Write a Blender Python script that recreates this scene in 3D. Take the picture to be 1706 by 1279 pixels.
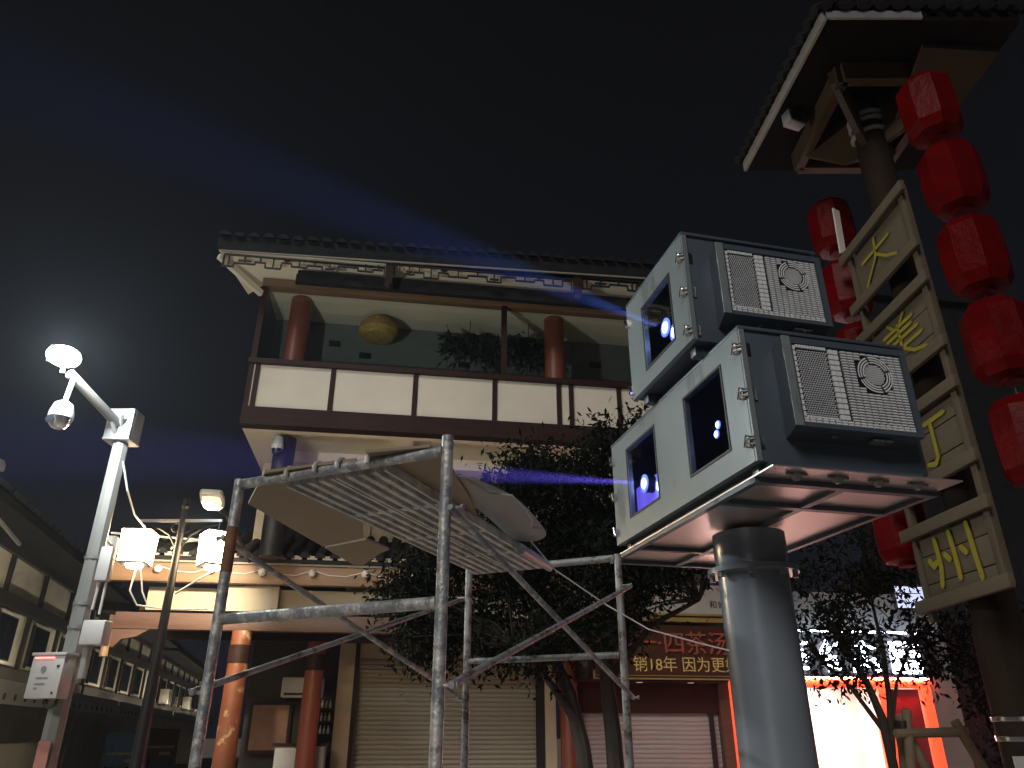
import bpy, bmesh, math, random
from mathutils import Vector, Matrix
random.seed(7)
R = math.radians
sc = bpy.context.scene
for o in list(bpy.data.objects):
    bpy.data.objects.remove(o)
COL = sc.collection

# ------------------------------------------------------------------ camera, sky, sun, exposure
cam_d = bpy.data.cameras.new('camera')
cam = bpy.data.objects.new('camera', cam_d); COL.objects.link(cam)
cam.location = (0, 0, 1.6); cam.rotation_euler = (R(90 + 25), 0, 0)
cam_d.sensor_width = 36; cam_d.lens = 1250 / 1706 * 36
cam_d.clip_start = 0.05; cam_d.clip_end = 2000
sc.camera = cam

world = bpy.data.worlds.new('World'); sc.world = world; world.use_nodes = True
wn = world.node_tree; wn.nodes.clear()
wo = wn.nodes.new('ShaderNodeOutputWorld'); wb = wn.nodes.new('ShaderNodeBackground')
wt = wn.nodes.new('ShaderNodeTexCoord'); ws = wn.nodes.new('ShaderNodeSeparateXYZ'); wr = wn.nodes.new('ShaderNodeValToRGB')
wr.color_ramp.elements[0].position = 0.0; wr.color_ramp.elements[0].color = (0.0075, 0.0088, 0.0150, 1)
wr.color_ramp.elements[1].position = 0.85; wr.color_ramp.elements[1].color = (0.0036, 0.0036, 0.0042, 1)
e_ = wr.color_ramp.elements.new(0.45); e_.color = (0.0062, 0.0066, 0.0088, 1)
wn.links.new(wt.outputs['Generated'], ws.inputs[0]); wn.links.new(ws.outputs['Z'], wr.inputs[0])
wn.links.new(wr.outputs[0], wb.inputs[0]); wb.inputs[1].default_value = 0.8
wn.links.new(wb.outputs[0], wo.inputs[0])

sun_d = bpy.data.lights.new('street_fill_sun', 'SUN'); sun_d.energy = 1.25; sun_d.angle = R(20); sun_d.color = (1.0, 0.95, 0.88)
sun = bpy.data.objects.new('street_fill_sun', sun_d); COL.objects.link(sun)
sun.rotation_euler = Vector((0.34, 0.76, -0.50)).to_track_quat('-Z', 'Y').to_euler()   # stand-in for unseen street lamps behind the viewer

sc.view_settings.view_transform = 'Standard'; sc.view_settings.look = 'None'
sc.view_settings.exposure = 0.0; sc.view_settings.gamma = 1.0
sc.render.engine = 'CYCLES'
sc.cycles.use_denoising = True
sc.cycles.max_bounces = 6; sc.cycles.diffuse_bounces = 3; sc.cycles.glossy_bounces = 3
sc.cycles.transparent_max_bounces = 12; sc.cycles.volume_bounces = 0
sc.cycles.sample_clamp_indirect = 4.0; sc.cycles.caustics_reflective = False; sc.cycles.caustics_refractive = False

# ------------------------------------------------------------------ helpers
class MB:
    def __init__(s): s.v = []; s.f = []
    def add(s, vs, fs):
        n = len(s.v); s.v += [tuple(p) for p in vs]; s.f += [tuple(i + n for i in f) for f in fs]; return s
    def bx(s, x0, x1, y0, y1, z0, z1):
        return s.add([(x0,y0,z0),(x1,y0,z0),(x1,y1,z0),(x0,y1,z0),(x0,y0,z1),(x1,y0,z1),(x1,y1,z1),(x0,y1,z1)],
                     [(0,3,2,1),(4,5,6,7),(0,1,5,4),(1,2,6,5),(2,3,7,6),(3,0,4,7)])
    def rbox(s, c, size, M):
        hx, hy, hz = size[0]/2, size[1]/2, size[2]/2
        vs = [Vector(c) + M @ Vector(p) for p in ((-hx,-hy,-hz),(hx,-hy,-hz),(hx,hy,-hz),(-hx,hy,-hz),(-hx,-hy,hz),(hx,-hy,hz),(hx,hy,hz),(-hx,hy,hz))]
        return s.add(vs, [(0,3,2,1),(4,5,6,7),(0,1,5,4),(1,2,6,5),(2,3,7,6),(3,0,4,7)])
    def bar(s, p, q, w, h, upv=(0,0,1)):
        p, q = Vector(p), Vector(q); d = q - p; x = d.normalized(); u = Vector(upv)
        y = u.cross(x); y = y.normalized() if y.length > 1e-4 else Vector((0,1,0)); z = x.cross(y)
        return s.rbox((p+q)/2, (d.length, w, h), Matrix((x, y, z)).transposed())
    def tube(s, p, q, r, r2=None, n=12, caps=True):
        return s.path([p, q], [r, r if r2 is None else r2], n, caps)
    def path(s, pts, r, n=10, caps=True):
        pts = [Vector(p) for p in pts]; rr = r if isinstance(r, (list, tuple)) else [r]*len(pts)
        base = len(s.v); t0 = (pts[1]-pts[0]).normalized()
        a = Vector((0,0,1)) if abs(t0.z) < .9 else Vector((1,0,0)); u = t0.cross(a).normalized()
        for i, p in enumerate(pts):
            t = (pts[min(i+1, len(pts)-1)] - pts[max(i-1, 0)]).normalized()
            u = (u - t*u.dot(t)).normalized(); w = t.cross(u)
            for k in range(n):
                a = 2*math.pi*k/n; s.v.append(tuple(p + (u*math.cos(a) + w*math.sin(a))*rr[i]))
        for i in range(len(pts)-1):
            for k in range(n):
                b = base + i*n; s.f.append((b+k, b+(k+1)%n, b+n+(k+1)%n, b+n+k))
        if caps:
            s.f.append(tuple(base+k for k in reversed(range(n)))); b = base+(len(pts)-1)*n; s.f.append(tuple(b+k for k in range(n)))
        return s
    def lathe(s, prof, n=24, c=(0,0,0), M=None, caps=True, phase=0.0):
        base = len(s.v); M = M or Matrix.Identity(3)
        for r, z in prof:
            for k in range(n):
                a = 2*math.pi*(k+phase)/n; s.v.append(tuple(Vector(c) + M @ Vector((r*math.cos(a), r*math.sin(a), z))))
        for i in range(len(prof)-1):
            for k in range(n):
                b = base+i*n; s.f.append((b+k, b+(k+1)%n, b+n+(k+1)%n, b+n+k))
        if caps:
            s.f.append(tuple(base+k for k in reversed(range(n)))); b = base+(len(prof)-1)*n; s.f.append(tuple(b+k for k in range(n)))
        return s
    def prism(s, poly, vec):
        n = len(poly); poly = [Vector(p) for p in poly]; vec = Vector(vec)
        return s.add(poly + [p+vec for p in poly], [tuple(reversed(range(n))), tuple(range(n, 2*n))] + [(i, (i+1)%n, n+(i+1)%n, n+i) for i in range(n)])
    def plate(s, us, vs, holes, fn):
        """sheet with rectangular openings: us, vs are grid lines, holes cell indexes, fn(u, v, side) gives the point"""
        nu, nv = len(us), len(vs); base = len(s.v)
        for side in (0, 1):
            for j in range(nv):
                for i in range(nu): s.v.append(tuple(fn(us[i], vs[j], side)))
        I = lambda i, j, k: base + k*nu*nv + j*nu + i
        solid = lambda i, j: 0 <= i < nu-1 and 0 <= j < nv-1 and (i, j) not in holes
        for j in range(nv-1):
            for i in range(nu-1):
                if not solid(i, j): continue
                s.f.append((I(i,j,0), I(i,j+1,0), I(i+1,j+1,0), I(i+1,j,0))); s.f.append((I(i,j,1), I(i+1,j,1), I(i+1,j+1,1), I(i,j+1,1)))
                for (di, dj, a, b) in ((-1,0,(i,j+1),(i,j)), (1,0,(i+1,j),(i+1,j+1)), (0,-1,(i,j),(i+1,j)), (0,1,(i+1,j+1),(i,j+1))):
                    if not solid(i+di, j+dj): s.f.append((I(*a,0), I(*b,0), I(*b,1), I(*a,1)))
        return s
    def mesh(s, name, m, smooth=35, bevel=0):
        me = bpy.data.meshes.new(name); me.from_pydata(s.v, [], s.f)
        bm = bmesh.new(); bm.from_mesh(me); bmesh.ops.recalc_face_normals(bm, faces=bm.faces)
        if bevel:
            ed = [e for e in bm.edges if len(e.link_faces) == 2 and e.calc_face_angle() > R(40)]
            bmesh.ops.bevel(bm, geom=ed, offset=bevel, segments=2, profile=.5, affect='EDGES', clamp_overlap=True)
        bm.to_mesh(me); bm.free(); me.materials.append(m)
        if smooth:
            for p in me.polygons: p.use_smooth = True
            me.set_sharp_from_angle(angle=R(smooth))
        return me
    def build(s, name, m, parent=None, smooth=35, bevel=0, **kw):
        return link(name, s.mesh(name, m, smooth, bevel), parent, **kw)

def link(name, data, parent=None, loc=None, rot=None, **props):
    o = bpy.data.objects.new(name, data); COL.objects.link(o)
    if parent: o.parent = parent
    if loc: o.location = loc
    if rot: o.rotation_euler = rot
    for k, v in props.items(): o[k] = v
    return o
def thing(name, label, cat, loc=(0,0,0), rotz=0.0, group=None, kind=None):
    o = link(name, None, None, loc, (0,0,rotz)); o.empty_display_size = .1
    o['label'] = label; o['category'] = cat
    if group: o['group'] = group
    if kind: o['kind'] = kind
    return o
def tag(o, label, cat, group=None):
    o['label'] = label; o['category'] = cat
    if group: o['group'] = group
    return o
def copy_tree(o, parent=None):
    c = o.copy(); COL.objects.link(c); c.parent = parent
    for ch in o.children: copy_tree(ch, c)
    return c

# ------------------------------------------------------------------ materials
def mat(name, col, rough=.6, metal=0., var=.18, scale=6., bump=.08, bscale=None, spec=.5, stretch=(1,1,1), stain=None, stain_amt=.5, stain_scale=3., coat=0., rvar=.12):
    m = bpy.data.materials.new(name); m.use_nodes = True; nt = m.node_tree; b = nt.nodes['Principled BSDF']
    tc = nt.nodes.new('ShaderNodeTexCoord'); mp = nt.nodes.new('ShaderNodeMapping'); mp.inputs['Scale'].default_value = stretch
    nt.links.new(tc.outputs['Object'], mp.inputs[0])
    nz = nt.nodes.new('ShaderNodeTexNoise'); nz.inputs['Scale'].default_value = scale; nz.inputs['Detail'].default_value = 6; nz.inputs['Roughness'].default_value = .62
    nt.links.new(mp.outputs[0], nz.inputs['Vector'])
    rp = nt.nodes.new('ShaderNodeValToRGB'); rp.color_ramp.elements[0].position = .3; rp.color_ramp.elements[1].position = .7
    rp.color_ramp.elements[0].color = tuple(max(0, c*(1-var)) for c in col) + (1,); rp.color_ramp.elements[1].color = tuple(min(1, c*(1+var)) for c in col) + (1,)
    nt.links.new(nz.outputs['Fac'], rp.inputs[0]); out = rp.outputs[0]
    if stain:
        n2 = nt.nodes.new('ShaderNodeTexNoise'); n2.inputs['Scale'].default_value = stain_scale; n2.inputs['Detail'].default_value = 9; n2.inputs['Roughness'].default_value = .7
        nt.links.new(mp.outputs[0], n2.inputs['Vector'])
        r2 = nt.nodes.new('ShaderNodeValToRGB'); r2.color_ramp.elements[0].position = 1-stain_amt*.95; r2.color_ramp.elements[1].position = min(1., 1.08-stain_amt*.95)
        mx = nt.nodes.new('ShaderNodeMix'); mx.data_type = 'RGBA'
        nt.links.new(n2.outputs['Fac'], r2.inputs[0]); nt.links.new(r2.outputs[0], mx.inputs['Factor'])
        nt.links.new(out, mx.inputs[6]); mx.inputs[7].default_value = tuple(stain) + (1,); out = mx.outputs[2]
    nt.links.new(out, b.inputs['Base Color'])
    b.inputs['Metallic'].default_value = metal; b.inputs['Specular IOR Level'].default_value = spec; b.inputs['Coat Weight'].default_value = coat
    mr = nt.nodes.new('ShaderNodeMapRange'); mr.inputs['To Min'].default_value = max(.02, rough-rvar); mr.inputs['To Max'].default_value = min(1, rough+rvar)
    nt.links.new(nz.outputs['Fac'], mr.inputs[0]); nt.links.new(mr.outputs[0], b.inputs['Roughness'])
    if bump:
        n3 = nt.nodes.new('ShaderNodeTexNoise'); n3.inputs['Scale'].default_value = bscale or scale*6; n3.inputs['Detail'].default_value = 5
        nt.links.new(mp.outputs[0], n3.inputs['Vector']); bp = nt.nodes.new('ShaderNodeBump'); bp.inputs['Strength'].default_value = bump; bp.inputs['Distance'].default_value = .02
        nt.links.new(n3.outputs['Fac'], bp.inputs['Height']); nt.links.new(bp.outputs[0], b.inputs['Normal'])
    return m
def emit(name, col, strength, base=(.8,.8,.8)):
    m = bpy.data.materials.new(name); m.use_nodes = True; b = m.node_tree.nodes['Principled BSDF']
    b.inputs['Base Color'].default_value = (*base, 1); b.inputs['Roughness'].default_value = .5
    b.inputs['Emission Color'].default_value = (*col, 1); b.inputs['Emission Strength'].default_value = strength
    return m
def glass(name, tint=(.8,.85,.9), gloss=.10):
    m = bpy.data.materials.new(name); m.use_nodes = True; nt = m.node_tree; nt.nodes.clear()
    o = nt.nodes.new('ShaderNodeOutputMaterial'); t = nt.nodes.new('ShaderNodeBsdfTransparent'); g = nt.nodes.new('ShaderNodeBsdfGlossy'); mx = nt.nodes.new('ShaderNodeMixShader'); fr = nt.nodes.new('ShaderNodeFresnel')
    ad = nt.nodes.new('ShaderNodeMath'); ad.operation = 'MULTIPLY_ADD'; ad.inputs[1].default_value = 1.0; ad.inputs[2].default_value = gloss - .04; ad.use_clamp = True
    t.inputs[0].default_value = (*tint, 1); g.inputs[0].default_value = (.9,.9,.9,1); g.inputs['Roughness'].default_value = .03; fr.inputs[0].default_value = 1.45
    ge = nt.nodes.new('ShaderNodeNewGeometry'); fb = nt.nodes.new('ShaderNodeMath'); fb.operation = 'SUBTRACT'; fb.inputs[0].default_value = 1.0
    ml = nt.nodes.new('ShaderNodeMath'); ml.operation = 'MULTIPLY'; nt.links.new(ge.outputs['Backfacing'], fb.inputs[1])   # only the outer face of a pane mirrors
    nt.links.new(fr.outputs[0], ad.inputs[0]); nt.links.new(ad.outputs[0], ml.inputs[0]); nt.links.new(fb.outputs[0], ml.inputs[1]); nt.links.new(ml.outputs[0], mx.inputs[0])
    nt.links.new(t.outputs[0], mx.inputs[1]); nt.links.new(g.outputs[0], mx.inputs[2]); nt.links.new(mx.outputs[0], o.inputs[0])
    return m
M = {}
M['paving'] = mat('paving', (.40,.36,.32), .38, var=.25, scale=1.5, bump=.2)
M['cream'] = mat('cream', (.62,.56,.475), .75, var=.07, scale=1.2, bump=.05, stain=(.42,.36,.28), stain_amt=.34, stain_scale=1.1)
M['soffit'] = mat('soffit_plaster', (.74,.67,.53), .8, var=.08, scale=.9, bump=.05, stain=(.60,.54,.43), stain_amt=.4, stain_scale=.8)
M['darkwood'] = mat('dark_stained_wood', (.026,.011,.009), .6, var=.3, scale=5, bump=.15, spec=.2, stretch=(.4,3,3))
M['black'] = mat('black_tile', (.011,.011,.012), .7, var=.4, scale=6, bump=.3, spec=.15)
M['blackpaint'] = mat('black_paint', (.007,.007,.008), .55, var=.3, bump=.05)
M['redcol'] = mat('red_lacquer', (.22,.055,.03), .45, var=.2, scale=3, bump=.06, stretch=(1,1,.3))
M['redworn'] = mat('red_lacquer_worn', (.19,.06,.026), .5, var=.2, scale=3, bump=.08, stain=(.45,.32,.2), stain_amt=.46, stain_scale=4)
M['greywall'] = mat('grey_wall', (.16,.168,.16), .8, var=.15, scale=1.5, bump=.06)
M['palewall'] = mat('pale_wall', (.46,.45,.44), .8, var=.08, scale=1.5, bump=.05)
M['shutter'] = mat('roller_shutter', (.30,.275,.215), .55, metal=.1, var=.14, scale=2, bump=.05, stretch=(.4,1,5))
M['shutterpink'] = mat('grey_roller_shutter', (.44,.37,.36), .5, metal=.2, var=.12, scale=2, bump=.05, stretch=(.4,1,5))
M['tilewall'] = mat('beige_stone', (.47,.38,.26), .7, var=.14, scale=3, bump=.08, stain=(.33,.26,.18), stain_amt=.38)
M['beam'] = mat('brown_beam', (.19,.11,.06), .5, var=.22, scale=4, bump=.12, stretch=(.25,2,3))
M['beamred'] = mat('red_brown_beam', (.085,.042,.03), .5, var=.22, scale=4, bump=.12, stretch=(.25,2,3), stain=(.19,.13,.08), stain_amt=.36)
M['plaster'] = mat('plaster', (.33,.29,.23), .8, var=.1, scale=2, bump=.06)
M['bluepaint'] = mat('slate_blue_paint', (.080,.104,.138), .42, metal=.15, var=.09, scale=2.5, bump=.03, bscale=60, rvar=.06)
M['columnpaint'] = mat('blue_grey_column_paint', (.25,.29,.345), .25, metal=.3, var=.06, scale=1.8, bump=.02, bscale=40, rvar=.06)
M['palepaint'] = mat('pale_grey_paint', (.20,.235,.25), .36, metal=.1, var=.08, scale=2.2, bump=.03, bscale=50, rvar=.09, stretch=(1,1,.45), stain=(.12,.14,.145), stain_amt=.45, stain_scale=3.2)
M['platemetal'] = mat('plate_underside', (.80,.72,.70), .34, metal=.85, var=.05, scale=2, bump=.04, bscale=4, rvar=.05)
M['chrome'] = mat('chrome', (.75,.75,.74), .18, metal=1, var=.05, bump=0, rvar=.05)
M['grille'] = mat('white_grille', (.74,.76,.80), .5, var=.08, scale=10, bump=.02)
M['grilledark'] = mat('grille_dark_plate', (.012,.016,.028), .5, var=.2, bump=.02)  # dark-coloured plate behind the white grille cells
M['darkglass'] = glass('smoked_glass', (.72,.76,.82), .09)
M['winglass'] = glass('window_glass', (.92,.94,.93), .06)
M['steel'] = mat('galvanised_steel', (.30,.32,.345), .48, metal=.4, var=.35, scale=14, bump=.3, bscale=55, stain=(.62,.61,.58), stain_amt=.54, stain_scale=15)
M['steelrust'] = mat('weathered_steel', (.33,.34,.35), .55, metal=.35, var=.3, scale=10, bump=.22, bscale=50, stain=(.12,.10,.085), stain_amt=.52, stain_scale=16)
M['rust'] = mat('rusty_steel', (.20,.10,.055), .8, var=.3, scale=12, bump=.2)
M['zincplank'] = mat('plaster_splashed_plank', (.52,.53,.545), .65, metal=.1, var=.3, scale=7, bump=.3, bscale=28, stain=(.72,.70,.66), stain_amt=.54, stain_scale=9)
M['plankdark'] = mat('plank_pan', (.35,.36,.375), .7, var=.3, scale=7, bump=.2, stain=(.20,.19,.18), stain_amt=.48, stain_scale=8)
M['cardboard'] = mat('brown_board', (.30,.245,.17), .85, var=.12, scale=2.5, bump=.06, stain=(.24,.18,.11), stain_amt=.36)
M['plastic'] = mat('grey_plastic_sheet', (.34,.34,.35), .6, var=.03, scale=2, bump=.02)
M['wood'] = mat('raw_timber', (.088,.067,.042), .75, var=.2, scale=5, bump=.15, stretch=(3,3,.5))
M['woodb'] = mat('raw_timber_board', (.094,.071,.044), .75, var=.16, scale=5, bump=.12, stretch=(3,.5,3), stain=(.14,.10,.06), stain_amt=.40)
M['yellow'] = mat('yellow_brush_paint', (.27,.22,.02), .5, var=.1, scale=20, bump=.1)
M['trunkpost'] = mat('dark_timber_post', (.020,.013,.009), .8, spec=.1, var=.3, scale=5, bump=.2, stretch=(2,2,.3))
M['capwood'] = mat('cap_soffit_board', (.008,.006,.005), .8, spec=.05, var=.3, scale=5, bump=.15)
M['capfascia'] = mat('cap_pale_fascia', (.22,.20,.17), .7, var=.12, scale=4, bump=.08)
M['bracket'] = mat('ochre_bracket', (.04,.021,.006), .65, var=.25, scale=4, bump=.15)
M['redlantern'] = mat('red_film_lantern', (.09,.001,.0015), .36, var=.25, scale=5, bump=.35, bscale=14, spec=.06, coat=0)
M['gold'] = mat('gold_trim', (.50,.36,.12), .4, metal=.5, var=.12, bump=.03)
M['whitepole'] = mat('white_pole_paint', (.25,.247,.235), .42, var=.06, scale=2, bump=.03, rvar=.05)
M['greymetal'] = mat('grey_metal', (.25,.25,.25), .5, metal=.4, var=.15, bump=.05)
M['boxwhite'] = mat('white_box_paint', (.46,.44,.43), .45, var=.06, bump=.03)
M['cable'] = mat('white_cable', (.62,.60,.57), .5, var=.05, bump=0)
M['darkcable'] = mat('dark_cable', (.03,.03,.03), .5, bump=0)
M['signbrown'] = mat('brown_sign_board', (.060,.022,.014), .35, var=.15, bump=.03)
M['signred'] = mat('dull_red_letters', (.30,.075,.045), .5, bump=0)
M['signgold'] = mat('dull_gold_letters', (.62,.46,.14), .5, bump=0)
M['fascia'] = mat('shop_fascia', (.55,.52,.48), .6, var=.06, bump=.03)
M['ink'] = mat('black_ink', (.02,.02,.02), .6, bump=0)
M['redframe'] = None
M['bark'] = mat('bark', (.035,.028,.022), .85, var=.35, scale=6, bump=.4, stretch=(2,2,.5))
M['stake'] = mat('stake_wood', (.22,.17,.11), .8, var=.25, scale=6, bump=.2)
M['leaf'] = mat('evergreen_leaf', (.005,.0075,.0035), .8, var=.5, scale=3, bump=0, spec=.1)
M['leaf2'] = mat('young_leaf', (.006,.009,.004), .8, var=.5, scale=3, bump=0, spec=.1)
M['housewhite'] = mat('old_white_wall', (.58,.55,.47), .85, var=.16, scale=1.2, bump=.08, stain=(.36,.34,.29), stain_amt=.42, stain_scale=.9)
M['housedark'] = mat('old_dark_timber', (.022,.019,.017), .7, var=.3, scale=4, bump=.15)
M['housewin'] = mat('dark_window_pane', (.012,.013,.016), .15, var=.3, bump=.02)
M['awning'] = mat('awning_sheet', (.10,.10,.09), .7, var=.25, scale=4, bump=.1)
M['signblue'] = mat('blue_sign', (.16,.32,.55), .5, bump=0)
M['signtan'] = mat('tan_sign', (.52,.44,.32), .6, bump=.02)
M['signdk'] = mat('dark_brown_sign', (.20,.10,.06), .6, bump=.02)
M['wicker'] = mat('wicker', (.42,.27,.07), .7, var=.35, scale=16, bump=.5, bscale=40)
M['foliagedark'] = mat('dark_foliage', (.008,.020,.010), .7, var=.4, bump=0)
M['interior'] = mat('shop_interior_wall', (.75,.68,.62), .7, var=.05, bump=.02)
M['doorred'] = mat('dark_red_door', (.11,.012,.016), .4, var=.15, bump=.03)
M['lantern_on'] = emit('lit_lantern_paper', (1.0,.74,.42), 52)
M['flood_on'] = emit('lit_flood_lens', (.86,1.0,.96), 60)
M['led_on'] = emit('lit_street_led', (1.0,.86,.60), 3.0)
M['led_dim'] = emit('street_led_lens', (1.0,.86,.60), .35)
M['lens_on'] = emit('projector_lens_glow', (.45,.52,1.0), 26)
M['lens_halo'] = emit('projector_lens_halo', (.10,.20,1.0), 2.2)
M['violet_glow'] = emit('projector_violet_glow', (.20,.13,1.0), 1.3)
M['sign_on'] = emit('lit_sign_letters', (.68,.77,1.0), 22)
M['tube_on'] = emit('shop_ceiling_light', (1.0,.72,.66), 30)
M['redstrip'] = emit('red_led_strip', (1.0,.05,.03), 950)
M['warmstuff'] = emit('lit_shelf_lamp', (1.0,.86,.6), 4)
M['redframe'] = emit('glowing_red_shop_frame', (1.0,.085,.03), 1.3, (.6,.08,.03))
M['uplight_on'] = emit('added_uplight_tube', (1.0,.86,.62), 60)
M['redled'] = emit('red_indicator', (1.0,.08,.05), 6)

def text_mesh(body, size, name, m, extrude=.004, align='LEFT'):
    cu = bpy.data.curves.new(name, 'FONT'); cu.body = body; cu.size = size; cu.extrude = extrude; cu.align_x = align; cu.resolution_u = 3
    o = bpy.data.objects.new(name, cu); COL.objects.link(o)
    dg = bpy.context.evaluated_depsgraph_get(); dg.update()
    me = bpy.data.meshes.new_from_object(o.evaluated_get(dg)); bpy.data.objects.remove(o); me.materials.clear(); me.materials.append(m)
    return me
UPRIGHT = (R(90), 0, 0)       # text standing in a local XZ plane, read from -Y

# ------------------------------------------------------------------ ground
g = MB(); g.add([(-300,-300,0),(300,-300,0),(300,300,0),(-300,300,0)], [(0,1,2,3)]); g.build('ground', M['paving'], None, 0, kind='structure')

# ------------------------------------------------------------------ main two-storey building; local x along its front, y into it
BL = (-4.15, 10.6, 0); BR = R(9)
mb = thing('arcade_building', 'two-storey building with cream balcony panels, dark frame and black tiled eave', 'building', BL, BR)
def B(name, x0, x1, y0, y1, z0, z1, m, parent=None, bevel=0):
    return MB().bx(x0, x1, y0, y1, z0, z1).build(name, M[m], parent or mb, 35, bevel)
S1 = 8.7
B('balcony_beam', 0, S1, 0, .22, 5.89, 6.18, 'darkwood')
B('floor_slab', .01, S1, .22, 3.55, 6.10, 6.20, 'soffit')
# soffit: a plaster frame 0.2 m proud of the coffers
sx = [0, .55, 2.35, 2.65, 4.75, 5.05, 7.1, 7.4, S1]; sy = [.05, .40, 1.75, 2.05, 3.30, 3.55]
holes = {(i, j) for i in (1, 3, 5) for j in (1, 3)}
MB().plate(sx, sy, holes, lambda u, v, k: (u, v, 5.90 if k == 0 else 6.095)).build('soffit', M['soffit'], mb, 0)
# balcony rail with panels
bars = [.00, .10, 1.27, 2.58, 3.88, 4.96, 5.17, 6.00, 6.80, 7.62, S1-.07]
for x in bars: B('balcony_post', x, x+.07, .02, .14, 6.18, 6.92, 'darkwood')
for a, b in zip(bars[:-1], bars[1:]):
    B('balcony_panel', a+.07, b, .05, .12, 6.18, 6.92, 'cream')
B('handrail', -.02, S1, -.02, .18, 6.92, 7.01, 'darkwood', None, .006)
# enclosed gallery above
B('gallery_back_wall', 0, S1, 1.25, 1.40, 6.2, 8.42, 'greywall')
B('gallery_side_wall', 0, .06, .2, 1.25, 6.2, 7.0, 'greywall')
B('gallery_wainscot', 2.35, S1-.1, 1.19, 1.248, 6.2, 7.52, 'palewall')
B('gallery_ceiling', .06, S1, .2, 1.25, 8.42, 8.5, 'soffit')
B('lintel', .0, S1, .0, .2, 8.36, 8.50, 'beam', None)
B('upper_fascia_panel', .55, S1, -.16, -.10, 8.36, 8.80, 'black')
for x in (0, 4.03):
    B('gallery_mullion', x, x+.09, .03, .12, 7.01, 8.36, 'darkwood')
B('corner_frame', .0, .07, .12, 1.2, 7.0, 8.36, 'blackpaint')
for a, b in ((.09, 4.03), (4.12, S1)):
    B('gallery_pane', a, b, .070, .076, 7.01, 8.36, 'winglass')
for x in (.60, 5.05):
    MB().lathe([(.18, 6.2), (.18, 8.42)], 20, (x, .50, 0)).build('gallery_column', M['redcol'], mb)
for x, z in ((1.05, 7.95), (5.9, 7.9), (1.6, 7.75), (3.4, 7.7), (7.0, 7.6)):
    B('wall_vent', x, x+.2, 1.21, 1.248, z, z+.1, 'blackpaint')
# roof
rf = MB(); 
def ez(x): return 8.50 + .028*max(x, 0)
for x0, x1 in ((-.62, 9.2),):
    rf.add([(x0,-.72,ez(x0)+.02),(x1,-.72,ez(x1)+.02),(x1,-.72,ez(x1)+.27),(x0,-.72,ez(x0)+.27),(x0,3.2,10.4),(x1,3.2,10.4),(x0,3.2,10.2),(x1,3.2,10.2)],
           [(0,1,2,3),(3,2,5,4),(0,6,7,1),(0,3,4,6),(1,7,5,2),(4,5,7,6)])
roof = rf.build('roof', M['black'], mb, 0)
MB().add([(-.60,-.66,8.535),(9.1,-.66,8.60),(9.1,0,8.62),(9.1,.2,8.62),(.02,.2,8.52),(-.30,.45,8.42)], [(0,5,4,3,2,1)]).build('eave_soffit', M['soffit'], mb, 0)
e1 = MB(); e1.bar((-.55,-.74,8.475),(9.15,-.74,8.735),.03,.022); e1.build('eave_trim', M['capfascia'], mb)
tile = MB(); 
pr = [(.085*math.cos(a), .085*math.sin(a)) for a in [math.pi*k/6 for k in range(7)]]
n = len(pr); vs = [(p[0], 0, p[1]) for p in pr] + [(p[0], 3.9, p[1]+1.62) for p in pr]
tile.add(vs, [(i, i+1, n+i+1, n+i) for i in range(n-1)] + [tuple(range(n))])
tme = tile.mesh('roof_tile', M['black'])
k = 0; x = -.52
while x < 9.15:
    link('roof_tile', tme, roof, (x, -.80 + random.uniform(-.01,.01), ez(x)+.25 + random.uniform(-.012,.012))); x += .225
    k += 1
B('eave_purlin', .62, S1, -.46, -.36, 8.20, 8.42, 'black')
# pendant posts and fretwork under the eave
for x in (2.08, 5.22, 8.3):
    MB().bx(x-.06, x+.06, -.70, -.58, 8.10+.028*x, 8.62).lathe([(.03,8.02+.028*x),(.075,8.06+.028*x),(.075,8.11+.028*x),(.04,8.14+.028*x)], 10, (x,-.64,0)).build('pendant_post', M['darkwood'], mb)
def fret(x0, x1, seed):
    rnd = random.Random(seed); q = MB(); t = .022
    def hb(a, b, z): q.bx(a, b, -.66, -.63, ez((a+b)/2)+z-t/2, ez((a+b)/2)+z+t/2)
    def vb(a, z0, z1): q.bx(a-t/2, a+t/2, -.662, -.628, ez(a)+min(z0,z1), ez(a)+max(z0,z1))
    hb(x0, x1, -.045); x = x0; i = 0; z = -.11
    while x < x1-.02:
        w = rnd.choice((.16,.24,.32)); w = min(w, x1-x); drop = (-.11, -.17, -.13, -.22)[i % 4] if i not in (0,) else -.24
        hb(x, x+w, drop); vb(x, z, drop); vb(x+w*.5, -.045, drop if i % 2 else drop)
        if i % 3 == 1: hb(x+w*.2, x+w*.8, drop+.05)
        z = drop; x += w; i += 1
    vb(x1, -.045, -.28); vb(x0, -.045, -.26)
    q.build('fretwork', M['blackpaint'], mb, 0)
fret(-.5, 2.0, 1); fret(2.16, 5.12, 2); fret(5.3, 8.2, 3)
c_ = MB(); c_.bar((-.58,-.64,8.44), (.0,.05,8.22), .07, .10); c_.build('hip_beam', M['soffit'], mb)
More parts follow.
